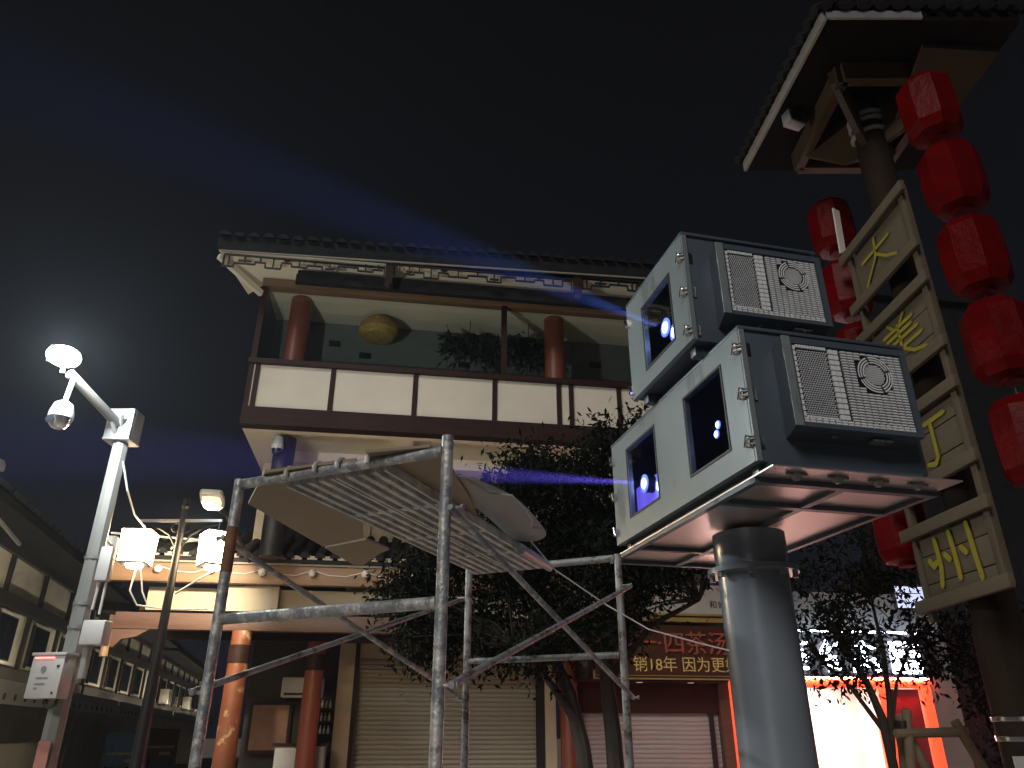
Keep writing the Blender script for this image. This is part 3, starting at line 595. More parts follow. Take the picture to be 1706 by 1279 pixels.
def box_lantern(loc, rz, lab):
    t = thing('lit_lantern', lab, 'lantern', loc, rz, 'lit lanterns on the black lamp post')
    MB().lathe([(.195,-.17),(.212,.17)],4,phase=.5).build('paper_shade', M['lantern_on'], t, 0)
    MB().lathe([(.212,.17),(.2,.185),(.04,.21)],4,phase=.5).build('top_frame', M['greymetal'], t, 0); MB().lathe([(.185,-.19),(.198,-.17)],4,phase=.5).build('bottom_frame', M['greymetal'], t, 0)
    MB().lathe([(.08,-.22),(.09,-.19)],16).build('diffuser', M['lantern_on'], t); MB().tube((0,0,.20),(0,0,.31),.012,n=6).build('hook', M['blackpaint'], t)
    return t
box_lantern((-4.12, 8.25, 3.46), R(8), 'lit paper lantern hanging beside the camera pole')
box_lantern((-3.26, 8.25, 3.44), R(38), 'lit paper lantern hanging beside the scaffold post')
wq = MB().path([(-4.10,8.27,3.24),(-4.12,8.27,3.0),(-4.05,8.35,2.86),(-3.8,8.5,2.84),(-3.5,8.9,2.9)],.010,6).path([(-4.05,8.27,3.24),(-4.0,8.3,3.0),(-3.95,8.35,2.88)],.008,6).build('hanging_cable', M['cable'], None); tag(wq, 'loose white cables looping below the lantern by the camera pole', 'cable')
wq = MB().path([(-3.27,8.27,3.2),(-3.45,8.3,3.1),(-3.68,8.4,2.99)],.010,6).build('hanging_cable', M['cable'], None); tag(wq, 'white cable running down from the lantern beside the scaffold post', 'cable')
sl_ = thing('street_led_lamp', 'rounded LED street lamp head above the lantern beside the scaffold', 'lamp', (-3.78, 9.2, 4.25))
dirh = Vector((-.10,-.42,.06)); HM = Matrix.Rotation(R(14), 3, 'Z') @ Matrix.Rotation(R(-8), 3, 'X')
pro = [(-.11,-.24),(-.135,-.2),(-.145,0),(-.13,.18),(-.08,.25),(.08,.25),(.13,.18),(.145,0),(.135,-.2),(.11,-.24)]
MB().prism([HM @ Vector((x,y,0)) for x, y in pro], HM @ Vector((0,0,.07))).build('housing', M['whitepole'], sl_, 35, .015)
MB().prism([HM @ Vector((x*.8,y*.62-.02,-.012)) for x, y in pro], HM @ Vector((0,0,.011))).build('lens', M['led_dim'], sl_); MB().prism([HM @ Vector(p) for p in ((-.11,.15,-.014),(-.07,.23,-.014),(.07,.23,-.014),(.11,.15,-.014))], HM @ Vector((0,0,.012))).build('lit_strip', M['led_on'], sl_)
MB().path([HM @ Vector((0,.24,.03)),(-.02,.6,.0),(-.05,1.0,-.1),(-.08,1.9,-.35)],.03,8).build('arm', M['blackpaint'], sl_)

l2 = bpy.data.lights.new('street_led_light', 'SPOT'); l2.energy = 1800; l2.color = (1.0,.84,.58); l2.spot_size = R(105); l2.spot_blend = .6; l2.shadow_soft_size = .1
link('street_led_light', l2, sl_, (-.02,0,-.06), Vector((-.75,.62,-.32)).to_track_quat('-Z', 'Y').to_euler())
# ------------------------------------------------------------------ scaffold; local x across the end frames (to the left), y along the planks
SO = Vector((-.236, 2.591, 0)); SA = R(-65.1)
ax = Vector((math.sin(SA), math.cos(SA), 0)); ay = Vector((math.cos(SA), -math.sin(SA), 0))
def sp(w, l, z): return SO + ax*w + ay*l + Vector((0,0,z))
W_, L_, ZT = .99, 2.04, 2.54
sf = thing('scaffold', 'weathered galvanised steel mobile scaffold with crossed braces in the foreground', 'scaffold')
posts = {(w, l): sp(w, l, 0) for w in (0, W_) for l in (0, L_)}
for (w, l), p in posts.items():
    mm = 'steel' if l == 0 else 'steelrust'
    MB().tube(p, p+Vector((0,0,ZT + (.055 if l == 0 and w == 0 else .02))), .0215, n=16).build('post', M[mm], sf)
    if w == W_ and l == 0: MB().tube(p+Vector((0,0,2.18)), p+Vector((0,0,2.36)), .0235, n=16).build('rusty_sleeve', M['rust'], sf, label='rusty brown sleeve on the scaffold post')
    MB().tube(p+Vector((0,0,.02)), p+Vector((0,0,.10)), .05, n=12).build('foot', M['blackpaint'], sf)
for l in (0, L_):
    mm = 'steel' if l == 0 else 'steelrust'
    for z, r in ((ZT, .021), (2.0, .021 if l == 0 else .018), (1.25, .02), (.5, .02)):
        MB().tube(sp(.018, l, z), sp(W_-.018, l, z), r, n=14).build('end_bar', M[mm], sf)
for w in (0, W_):
    o_ = -.03 if w == 0 else .03
    for (a, b, k) in ((2.32, 1.78, 0), (1.74, 2.38, 1)):
        q = MB().tube(sp(w+o_*(1+.9*k), -.02, a), sp(w+o_*(1+.9*k), L_+.04, b), .0125, n=10).build('brace', M['steelrust'] if k else M['steel'], sf)
    for (l, z) in ((0, 2.32), (0, 1.74), (L_, 1.78), (L_, 2.38)):
        MB().tube(sp(w, l, z), sp(w+o_*2.4, l, z), .006, n=8).tube(sp(w+o_*2.25, l, z), sp(w+o_*2.45, l, z), .011, n=8).build('brace_pin', M['steel'], sf)
# steel planks hooked over the end bars
def plank(w0, w1, lab, l0=-.01, l1=L_+.0):
    t = thing('scaffold_plank', lab, 'plank', group='steel planks on the scaffold'); z = ZT-.012
    def poly(a, b, z0, z1, l0=l0, l1=l1):
        k0, k1 = .15*l0/L_, .15*l1/L_; return MB().prism([sp(a+k0, l0, z0), sp(b+k0, l0, z0), sp(b+k1, l1, z0), sp(a+k1, l1, z0)], (0,0,z1-z0))
    poly(w0, w1, z+.02, z+.03).build('deck', M['plankdark'], t, 0)
    nr = 4; dw = (w1-w0)/nr
    for i in range(nr+1):
        a = w0 + i*dw; wd = .014 if i in (0, nr) else .0125
        poly(max(w0, a-wd), min(w1, a+wd), z-.016, z+.02, .03, L_-.03).build('rib', M['zincplank'], t, 0)
    for l in (.55, 1.05, 1.55): poly(w0+.005, w1-.005, z-.010, z+.018, l-.02, l+.02).build('cross_rib', M['zincplank'], t, 0)
    for l in (-.0, L_):
        for w in (w0+.05, w1-.05):
            c = sp(w+.15*l/L_, l, ZT); MB().path([c + ay*(.034*math.cos(a))*(1 if l else -1)*-1 + Vector((0,0,.034*math.sin(a))) for a in [R(d) for d in (-20,20,60,90,120,160,200)]], .010, 8).build('hook', M['boxwhite'], t)
    return t
plank(.28, .52, 'ribbed steel scaffold plank splashed with plaster beside the front post')
plank(.53, .77, 'ribbed steel scaffold plank splashed with plaster in the middle of the deck')
# boards and plastic on the deck
def sheet(name, poly, z, th, m, lab, cat):
    return tag(MB().prism([(p[0], p[1], z) for p in poly], (0,0,th)).build(name, M[m], None, 35), lab, cat)
sheet('board_sheet', [(-1.00,2.90),(-1.21,3.35),(-1.065,4.22),(-.80,4.02),(-.60,2.75)], 2.556, .012, 'cardboard', 'brown board sheet laid on the scaffold beside the left post', 'board')
sheet('board_sheet', [(-1.058,4.24),(-.985,4.70),(-.93,4.72),(-.765,4.37),(-.70,4.28),(-.79,4.04)], 2.552, .012, 'cardboard', 'smaller brown board offcut at the far corner of the scaffold deck', 'board')
sheet('board_sheet', [(-.55,2.66),(-.30,2.60),(-.24,2.85),(-.19,3.25),(-.17,3.55),(-.17,3.8),(-.30,3.8)], 2.556, .010, 'cardboard', 'torn brown board sheet laid on the scaffold behind the front post', 'board')
import_pts = [(-.27,2.96),(-.17,2.99),(-.06,3.17),(.03,3.40),(.12,3.70),(.18,3.92),(.185,4.02),(.14,4.13),(.05,4.14),(-.03,4.02),(-.12,3.70),(-.20,3.40)]
def smooth_poly(p, it=2):
    for _ in range(it):
        q = []
        for i in range(len(p)):
            a, b = p[i], p[(i+1) % len(p)]; q += [(a[0]*.75+b[0]*.25, a[1]*.75+b[1]*.25), (a[0]*.25+b[0]*.75, a[1]*.25+b[1]*.75)]
        p = q
    return p
ps_ = smooth_poly(import_pts)
pq = MB(); cx_ = sum(p[0] for p in ps_)/len(ps_); cy_ = sum(p[1] for p in ps_)/len(ps_)
rings = [0, .35, .7, 1.0]; nn_ = len(ps_)
for top in (0, 1):
    b0 = len(pq.v)
    for r_ in rings[1:]:
        for p in ps_:
            x = cx_+(p[0]-cx_)*r_; y = cy_+(p[1]-cy_)*r_; pq.v.append((x, y, 2.575 + .010*math.sin(6*x+4*y) + .02*(1-r_) + top*.006))
    pq.v.append((cx_, cy_, 2.60 + top*.006)); c0 = len(pq.v)-1
    for k in range(nn_): pq.f.append((c0, b0+k, b0+(k+1) % nn_))
    for r_ in range(2):
        for k in range(nn_): pq.f.append((b0+r_*nn_+k, b0+(r_+1)*nn_+k, b0+(r_+1)*nn_+(k+1) % nn_, b0+r_*nn_+(k+1) % nn_))
h_ = len(pq.v)//2
for k in range(nn_): pq.f.append((2*nn_+k, 2*nn_+(k+1) % nn_, h_+2*nn_+(k+1) % nn_, h_+2*nn_+k))
pl_ = thing('plastic_sheet', 'grey rounded plastic sheet overhanging the scaffold deck beside the tree', 'sheet')
pq.build('sheet', M['plastic'], pl_)
MB().path([(-.20,3.0,2.565),(-.10,3.2,2.56),(.0,3.22,2.558),(.06,3.45,2.562)],.004,5).path([(.07,3.5,2.562),(.10,3.66,2.562),(.10,3.80,2.56),(.16,3.84,2.562)],.004,5).build('welt', M['boxwhite'], pl_)
rg = MB().tube(sp(.36, 1.45, 2.50), sp(.41, 1.98, 2.505), .022, n=12).build('white_tube', M['boxwhite'], None); tag(rg, 'short pale tube lying at the far end of the scaffold planks', 'tube')
wr_ = MB().path([(.10,4.05,2.55),(.25,4.35,2.45),(.55,4.5,2.28),(.75,4.3,2.12),(1.0,4.10,2.02),(1.145,4.0,1.97)],.004,6).build('power_cable', M['cable'], None); tag(wr_, 'thin white cable sagging from the scaffold to the blue-grey column', 'cable')

# ------------------------------------------------------------------ projector column and platform; local x into the cabinets, y along their front
KO = (1.078, 3.072, 2.664); KR = R(13.65)
st = thing('projector_column', 'thick blue-grey steel column with flanged ribbed platform', 'column', KO, KR)
cx, cy = .43, .90; zp = -.06
MB().lathe([(.182,-2.664),(.182,-.30)], 40, (cx,cy,0)).build('shaft', M['columnpaint'], st)
MB().lathe([(.182,-.30),(.235,-.298),(.235,-.275),(.235,-.272),(.182,-.27),(.19,-.2),(.19,-.085)], 40, (cx,cy,0)).build('flange', M['columnpaint'], st)
for k in range(8):
    a = k*math.pi/4+.2; MB().lathe([(.016,-.325),(.016,-.298)],6,(cx+.212*math.cos(a), cy+.212*math.sin(a), 0)).build('bolt', M['greymetal'], st)
MB().bx(-.03,.90,-.12,1.80,zp,zp+.006).build('platform', M['platemetal'], st, 35)
for (x0, x1, y0, y1) in ((-.028,.898,.03,.07),(-.028,.898,.36,.40),(-.028,.898,1.36,1.40),(-.028,.898,1.755,1.795)): MB().bx(x0,x1,y0,y1,zp-.024,zp-.001).build('rib', M['bluepaint'], st)
for (x0, x1) in ((-.028,.004),(.40,.44),(.866,.898)): MB().bx(x0,x1,.031,1.794,zp-.022,zp-.0015).build('rib', M['bluepaint'], st)
for x in (.12,.32,.52,.72): MB().lathe([(.012,-.03),(.026,-.012),(.026,0)],8,(x,-.05,zp-.001)).bx(x-.05,x+.05,-.062,-.05,zp-.012,zp-.002).build('bolt', M['greymetal'], st)

def cabinet(name, lab, o, rz, W, D, H, wins, latches, vent, label_win):
    c = thing(name, lab, 'cabinet', o, rz, 'projector cabinets')
    t = .02
    MB().bx(.0,D,0,t,0,H).build('side_panel', M['bluepaint'], c, 35, .004); MB().bx(.0,D,W-t,W,0,H).build('side_panel', M['bluepaint'], c, 35, .004)
    MB().bx(D-t,D+.001,t,W-t,.0,H).build('back_panel', M['bluepaint'], c); MB().bx(.001,D-t,t,W-t,.0,t).build('bottom_panel', M['bluepaint'], c)
    MB().bx(-.035,D+.02,-.015,W+.015,H,H+.018).build('top_panel', M['bluepaint'], c, 35, .004)
    us = [0.0] ; 
    for w in wins: us += [w[0], w[1]]
    us += [W]; vs = [.0, wins[0][2], wins[0][3], H]
    fp = MB().plate(us, vs, {(1+2*i, 1) for i in range(len(wins))}, lambda u, v, k: (-.032 + .030*k, u, v)).build('front_panel', M['palepaint'], c, 0)
    MB().bx(-.030,-.004,-.014,-.002,.0,H).build('edge_strip', M['palepaint'], fp); MB().bx(-.030,-.004,W+.002,W+.014,.0,H).build('edge_strip', M['palepaint'], fp)
    for w in wins:
        MB().bx(-.029,-.025,w[0]+.001,w[1]-.001,w[2]+.001,w[3]-.001).build('window_pane', M['darkglass'], c)
        MB().plate([w[0]-.012,w[0],w[1],w[1]+.012],[w[2]-.012,w[2],w[3],w[3]+.012],{(1,1)},lambda u, v, k: (-.036+.003*k, u, v)).build('window_gasket', M['blackpaint'], c, 0)
    for (y, z) in latches:
        s = -1 if y < W/2 else 1; yy = 0 if s < 0 else W
        la = MB().bx(-.05,-.032, yy-s*.012-.018 if s > 0 else yy-.006, yy+.006 if s > 0 else yy+.03, z-.022, z+.022).bx(-.02,.02, yy+s*.002-.006, yy+s*.002+.006, z-.03, z+.03)
        la.tube((-.052, yy-s*.005, z+.03), (-.052, yy-s*.03, z-.02), .009, n=8).tube((-.03, yy+s*.016, z+.012), (-.06, yy-s*.01, z+.012), .006, n=6).tube((-.03, yy+s*.016, z-.012), (-.06, yy-s*.01, z-.012), .006, n=6)
        la.build('latch', M['chrome'], c)
    # vent hood on the side panel
    x0, x1, z0, z1 = vent; p = .13
    hd = MB().plate([x0, x0+.045, x1-.03, x1], [z0, z0+.02, z1-.03, z1], {(1,1)}, lambda u, v, k: (u, -p - .002 + .012*k, v))
    hd.build('vent_frame', M['bluepaint'], c, 0)
    MB().add([(x0,-p,z0),(x1,-p,z0),(x1,-p,z1),(x0,-p,z1),(x0+.03,-.001,z0-.015),(x1-.01,-.001,z0-.015),(x1-.01,-.001,z1),(x0+.03,-.001,z1)],
             [(0,4,5,1),(1,5,6,2),(2,6,7,3),(3,7,4,0)]).build('vent_hood', M['bluepaint'], c, 0)
    MB().prism([(x0-.004,-p-.006,z0),(x0+.034,-p-.008,z0),(x0+.034,-p-.008,z1),(x0-.004,-p-.006,z1)], (0,.006,0)).build('vent_trim', M['palepaint'], c, 0)
    gx0, gx1, gz0, gz1 = x0+.045, x1-.03, z0+.02, z1-.03; gw = gx1-gx0; gh = gz1-gz0
    MB().bx(gx0,gx1,-p+.012,-p+.02,gz0,gz1).build('grille_backing', M['grilledark'], c)
    gr = MB(); yb0, yb1 = -p+.002, -p+.011
    def cell(a, b, e, f): gr.add([(a,yb0,e),(b,yb0,e),(b,yb0,f),(a,yb0,f),(a,yb1,e),(b,yb1,e),(b,yb1,f),(a,yb1,f)], [(0,1,2,3),(0,4,5,1),(1,5,6,2),(2,6,7,3),(3,7,4,0)])
    lw = gw*.42; 
    # left third: fine honeycomb mesh bordered by square openings
    nb = 13
    for i in range(nb):
        a = gz0 + .03 + (gh-.035)*i/nb; b = gz0 + .03 + (gh-.035)*(i+.78)/nb
        cell(gx0+.004, gx0+.016, a, b); cell(gx0+lw-.052, gx0+lw-.030, a, b); cell(gx0+lw-.026, gx0+lw-.004, a, b)
    for i in range(11):
        a = gx0+.02+(lw-.08)*i/11; b = gx0+.02+(lw-.08)*(i+.75)/11; cell(a, b, gz1-.018, gz1-.004); cell(a, b, gz0+.026, gz0+.034)
    nx, nz = 13, 30
    for j in range(nz):
        for i in range(nx):
            a = gx0+.022+(lw-.082)*(i+(.5 if j % 2 else 0))/nx; b = a+(lw-.082)/nx*.40; e = gz0+.04+(gh-.064)*j/nz; f = e+(gh-.064)/nz*.36
            cell(a, b, e, f)
    # right: rows of slots round a circular fan guard
    rx0 = gx0+lw+.012; fxc, fzc, fr = rx0+(gx1-rx0)*.50, gz0+gh*.70, gh*.235; ncol, nrow = 9, 26
    for j in range(nrow):
        for i in range(ncol):
            a = rx0+(gx1-rx0)*i/ncol; b = a+(gx1-rx0)/ncol*.78; e = gz0+.03+(gh-.034)*j/nrow; f = e+(gh-.034)/nrow*.46
            mx_, mz_ = (a+b)/2-fxc, (e+f)/2-fzc
            if mx_*mx_+mz_*mz_ > (fr*1.08)**2: cell(a, b, e, f)
    for i in range(18):
        a = gx0+gw*i/18; cell(a+.002, a+gw/18*.8, gz0+.004, gz0+.012); cell(a+.002, a+gw/18*.8, gz0+.016, gz0+.024)
    for r_ in (1.0, .86, .72):
        n_ = 48; r1, r0 = fr*r_, fr*(r_-.075); b0 = len(gr.v)
        for k_ in range(n_):
            a = 2*math.pi*k_/n_
            for rr in (r0, r1): gr.v.append((fxc+rr*math.cos(a), yb0-.004, fzc+rr*math.sin(a)))
        for k_ in range(n_):
            if k_ % 12 == 2: continue
            q0 = b0+2*k_; q1 = b0+2*((k_+1) % n_); gr.f.append((q0, q0+1, q1+1, q1))
    nq = 12
    for j in range(nq):
        for i in range(nq):
            a = fxc-fr*.6+fr*1.2*(i+(.5 if j % 2 else 0))/nq; e = fzc-fr*.6+fr*1.2*j/nq
            if (a-fxc)**2+(e-fzc)**2 < (fr*.58)**2: cell(a, a+fr*.045, e, e+fr*.045)
    gr.build('grille', M['grille'], c, 0, kind='stuff')
    MB().bx(x0+.40,x0+.50,-.10,-.05,z0-.024,z0-.014).build('hood_plate', M['greymetal'], c); MB().lathe([(.012,-.03),(.012,-.012)],8,(x0+.46,-.09,z0)).bx(x0+.2,x0+.225,-.085,-.07,z0-.024,z0-.012).build('screw', M['chrome'], c)
    # feet and lifting eyes
    for (x, y) in ((.06,.08),(.06,W-.08),(D-.06,.08),(D-.06,W-.08)): MB().bx(x-.05,x+.05,y-.03,y+.03,-.052,-.0005).build('foot', M['bluepaint' if W < 1 else 'palepaint'], c, 35, .006)
    for y in (.06, W*.5):
        pass
    MB().path([(D*.48+.03*math.cos(a), .06, H+.018+.034*math.sin(a)) for a in [R(d) for d in (0,35,70,110,145,180)]], .007, 8).build('lifting_eye', M['chrome'], c)
    return c
lower = cabinet('projector_cabinet', 'lower long slate-blue projector cabinet with two windows on the column platform', KO, KR, 1.644, .844, .645,
    [(.190,.585,.122,.540),(.985,1.400,.112+.010,.540)], [(0,.545),(0,.318),(0,.09),(1.6,.54),(1.6,.30),(1.6,.075)], (.106,.748,.128,.562), 2)
UO = (.925, 3.298, 3.343+.035)
MB().bx(.03,.80,-.012,1.60,-.0535,.0).build('plinth', M['bluepaint'], lower)
upper = cabinet('projector_cabinet', 'upper short slate-blue projector cabinet with one window stacked on the longer one', UO, R(13.48), .768, .757, .63,
    [(.176,.545,.10,.49)], [(0,.49),(0,.28),(0,.055),(.7,.50),(.7,.05)], (.094,.697,.098,.515), 1)
def projector(parent_o, rz, y, z, lab, glow_discs, violet=None):
    p = thing('projector', lab, 'projector', parent_o, rz, 'projectors inside the cabinets')
    MB().bx(.20,.70,y-.17,y+.17,z-.16,z+.10).build('body', M['blackpaint'], p, 35, .015)
    for (yy, zz, r) in glow_discs:  # of each pair, one disc is the lens, the other its painted reflection
        MB().tube((.045,yy,zz),(.21,yy,zz),r*1.5,n=18).build('lens_barrel', M['blackpaint'], p)
        MB().lathe([(r,0),(r*.8,.008),(.001,.013)],18,(.044,yy,zz),Matrix.Rotation(R(-90),3,'Y')).build('lens', M['lens_on'], p)
        MB().lathe([(r*1.55,0),(r*1.55,.006)],20,(.0465,yy,zz),Matrix.Rotation(R(-90),3,'Y')).build('lens_halo', M['lens_halo'], p)  # glowing disc paints the blue bloom around the lens
    if violet: MB().bx(.10,.112,*violet).build('painted_glow_panel', M['violet_glow'], p)  # emissive panel stands in for violet light falling on the projector body
    return p
pU = projector(UO, R(13.48), .37, .27, 'projector glowing blue inside the upper cabinet', [(.42,.308,.036),(.317,.225,.034)])
pL = projector(KO, KR, 1.23, .27, 'projector glowing violet behind the far window of the lower cabinet', [(1.341,.314,.036),(1.124,.237,.040)], (1.15,1.60,.14,.36))
pR = projector(KO, KR, .48, .32, 'projector with two blue points behind the near window of the lower cabinet', [(.401,.331,.014),(.425,.290,.014)], None)
def beam(parent, p, d, power, size, blend, col):
    l = bpy.data.lights.new('projector_beam', 'SPOT'); l.energy = power; l.color = col; l.spot_size = R(size); l.spot_blend = blend; l.shadow_soft_size = .012
    return link('projector_beam', l, parent, p, Vector(d).to_track_quat('-Z', 'Y').to_euler())
beam(pU, (.015,.42,.308), (-1,.10,.36), 100000, 12, 1.0, (.16,.28,1.0))
beam(pL, (.015,1.341,.314), (-1,.02,-.01), 320000, 8, .9, (.26,.16,1.0))

# ------------------------------------------------------------------ timber post with roof cap, ladder sign, red lanterns
tp = thing('timber_post', 'tall dark timber post carrying a square tiled roof cap at right', 'post', (3.70, 5.95, 0))
MB().lathe([(.20,0),(.19,2.3),(.165,2.4),(.155,5),(.15,7.6)], 22).build('shaft', M['trunkpost'], tp)
for z in (1.55, 1.68): MB().lathe([(.20,z),(.205,z+.005),(.205,z+.03),(.20,z+.035)],22).build('band', M['chrome'], tp)
MB().bx(-.26,-.06,-.22,-.19,1.28,1.46).build('plate', M['boxwhite'], tp)
for z in (7.16, 7.30, 7.38): MB().lathe([(.158,z),(.185,z+.02),(.185,z+.035),(.158,z+.05)],22).build('ring', M['greymetal'], tp)
cp_ = MB(); X0, X1, Y0, Y1 = -.78, 1.02, -1.06, .98
cp_.add([(X0,Y0,7.6),(X1,Y0,7.6),(X1,Y1,7.6),(X0-.16,Y1,7.6),(X0,Y0,7.72),(X1,Y0,7.72),(X1,Y1,7.72),(X0-.16,Y1,7.72),(.05,-.2,8.4),(.05,.2,8.4)],
        [(0,3,2,1),(0,1,5,4),(1,2,6,5),(2,3,7,6),(3,0,4,7),(4,5,8),(5,6,9,8),(6,7,9),(7,4,8,9)])
cap = cp_.build('roof_cap', M['capwood'], tp, 0)
for (a, b) in (((X0-.02,Y0-.01),(X0-.18,Y1)),): MB().bar((a[0],a[1],7.65),(b[0],b[1],7.65),.03,.13).build('fascia', M['capfascia'], tp)
MB().bar((X0,Y0-.02,7.65),(X1*.1,Y0-.02,7.65),.025,.09).build('fascia', M['greymetal'], tp)
tm_ = MB().lathe([(.055,0),(.06,.3)],8).mesh('cap_tile', M['black'])
for i in range(14): 
    f = i/13; link('cap_tile', tm_, cap, (X0-.10-.16*f, Y0+(Y1-Y0)*f, 7.73), (0, R(60), 0))
for i in range(12): link('cap_tile', tm_, cap, (X0+(X1-X0)*i/11, Y0-.08, 7.73), (R(-60), 0, 0))
for i in range(14): link('cap_tile', tm_, cap, (X1+.10, Y0+(Y1-Y0)*i/13, 7.73), (0, R(-60), 0))
# ochre bracket frame under the soffit
for (p, q) in (((-.46,-.55,7.48),(-.46,.72,7.48)),((.52,-.55,7.48),(.52,.72,7.48)),((-.46,-.55,7.48),(.52,-.55,7.48)),((-.46,.72,7.48),(.52,.72,7.48))): MB().bar(p, q, .10, .22).build('bracket_beam', M['bracket'], tp)
for a in (45, 135, 225, 315):
    d = Vector((math.cos(R(a)), math.sin(R(a)), 0)); c0 = Vector((0,0,0))
    MB().prism([d*.15+Vector((0,0,7.0)), d*.32+Vector((0,0,7.05)), d*.72+Vector((0,0,7.42)), d*.72+Vector((0,0,7.58)), d*.15+Vector((0,0,7.58))], d.cross(Vector((0,0,1)))*.06).build('bracket', M['bracket'], tp, 0)
MB().prism([(.15,-.1,7.1),(.75,-.35,7.25),(.95,-.8,7.5),(.2,-.85,7.5)], (0,0,.05)).build('bracket_board', M['bracket'], tp, 0)
fd = thing('small_floodlight', 'small unlit floodlight fixed under the pale edge of the roof cap', 'floodlight', (2.98, 6.02, 7.50), R(20))
MB().bx(-.10,.10,-.06,.06,-.09,.07).build('housing', M['greymetal'], fd, 35, .01); MB().bx(-.08,.08,-.067,-.061,-.07,.05).build('lens', M['housewin'], fd); MB().bx(-.03,.03,-.02,.02,.07,.10).build('bracket', M['greymetal'], fd)
ws_ = thing('white_strip', 'pale hanging strip beside the timber post under the roof cap', 'strip', (3.42, 6.45, 6.10), R(15)); MB().prism([(-.03,0,0),(.04,0,.02),(.07,0,.55),(.0,0,.58)], (0,.02,0)).build('strip', M['fascia'], ws_)

# ladder sign: plane nearly along the view; local x from far rail to near rail, z up, faces -y (to the left)
LO = (3.40, 6.33, 0); LR = math.atan2(-(1.05), .055)
ls_ = thing('ladder_sign', 'raw timber ladder frame with four boards of yellow brushed characters', 'sign', LO, LR)
for x in (0.0, .98): MB().bar((x,.03,2.42 if x == 0 else 2.55),(x,.03,6.05 if x else 5.86+.2),.075 if x else .06,.06,(0,1,0)).build('rail', M['wood'], ls_, 35, .006)
zs = [(5.97,5.38),(5.04,4.43),(4.07,3.47),(3.13,2.55)]
for i, (za, zb) in enumerate(zs):
    for z in (za, zb):
        MB().bar((-.10,-.03,z+random.uniform(-.01,.01)),(1.10,-.03,z+random.uniform(-.01,.01)),.10,.045,(0,1,0)).build('cross_board', M['woodb'], ls_, 35, .006)
    hh = za-zb-.10; n3 = 1 if i == 0 else 3; z = zb+.05
    hs = [hh] if i == 0 else [hh*.22, hh*.46, hh*.32]
    for h in hs:
        MB().bx(.045,.935,.02+random.uniform(-.004,.004),.045,z+.004,z+h-.004).build('board', M['woodb'], ls_, 35, .003); z += h
def brush(name, segs, zc, hh, w=.032):
    q = MB()
    for s in segs:
        pts = [(.10+p[0]*.78, .006, zc-hh/2+p[1]*hh) for p in s]
        for a, b in zip(pts[:-1], pts[1:]): q.bar(a, b, w*1.15, .008, (0,1,0))
        for p in pts: q.lathe([(w*.52,-.0045),(w*.52,.0045)],10,p,Matrix.Rotation(R(90),3,'X'))
    return q.build(name, M['yellow'], ls_, 0)
cz = [((a+b)/2, a-b-.14) for a, b in zs]
brush('painted_character', [[(.12,.66),(.75,.66)],[(.46,.92),(.42,.5),(.12,.08)],[(.44,.55),(.62,.3),(.82,.12)]], *cz[0], .026)
brush('painted_character', [[(.32,.98),(.40,.86)],[(.66,.98),(.56,.86)],[(.2,.80),(.8,.80)],[(.25,.68),(.75,.68)],[(.15,.55),(.85,.55)],[(.5,.85),(.5,.42)],[(.1,.38),(.9,.38)],[(.5,.38),(.3,.15),(.08,.04)],[(.5,.38),(.7,.16),(.92,.06)]], *cz[1], .028)
brush('painted_character', [[(.08,.86),(.16,.78)],[(.03,.62),(.12,.55)],[(.02,.12),(.10,.30),(.2,.44)],[(.34,.84),(.90,.86)],[(.64,.84),(.64,.18),(.58,.08),(.46,.14)]], *cz[2], .034)
brush('painted_character', [[(.24,.92),(.25,.4),(.20,.1)],[(.50,.96),(.52,.4),(.52,.14)],[(.80,.98),(.82,.4),(.84,.04)],[(.08,.58),(.14,.46),(.20,.52)],[(.36,.60),(.42,.50)],[(.64,.62),(.70,.52)]], *cz[3], .042)

def red_lantern(loc, rz, lab, s=1.0):
    t = thing('red_lantern', lab, 'lantern', loc, rz, 'red lanterns hanging in strings')
    q = MB(); q.lathe([(.10*s,.33*s),(.18*s,.318*s),(.235*s,.24*s),(.245*s,.0),(.235*s,-.21*s),(.19*s,-.30*s),(.10*s,-.32*s)], 8); q.build('shade', M['redlantern'], t, 20)
    MB().lathe([(.085*s,.325*s),(.085*s,.355*s)],12).build('top_ring', M['redlantern'], t); MB().lathe([(.085*s,-.345*s),(.085*s,-.315*s)],12).build('bottom_ring', M['redlantern'], t)
    MB().tube((0,0,.38*s),(0,0,.43*s),.006,n=5).build('cord', M['darkcable'], t)
    return t
names = ['topmost', 'second', 'third', 'fourth', 'fifth']
for i, z in enumerate((6.60, 5.82, 5.04, 4.28, 3.48)):
    red_lantern((3.70+random.uniform(-.02,.02), 5.0, z), random.uniform(0,1.5), names[i] + ' red lantern down the string right of the ladder sign', .98)
for i, z in enumerate((6.66, 5.86, 5.08, 4.30, 3.30)):
    red_lantern((3.56+random.uniform(-.02,.02), 6.8, z), random.uniform(0,1.5), names[i] + ' red lantern down the string left of the ladder sign', .98)

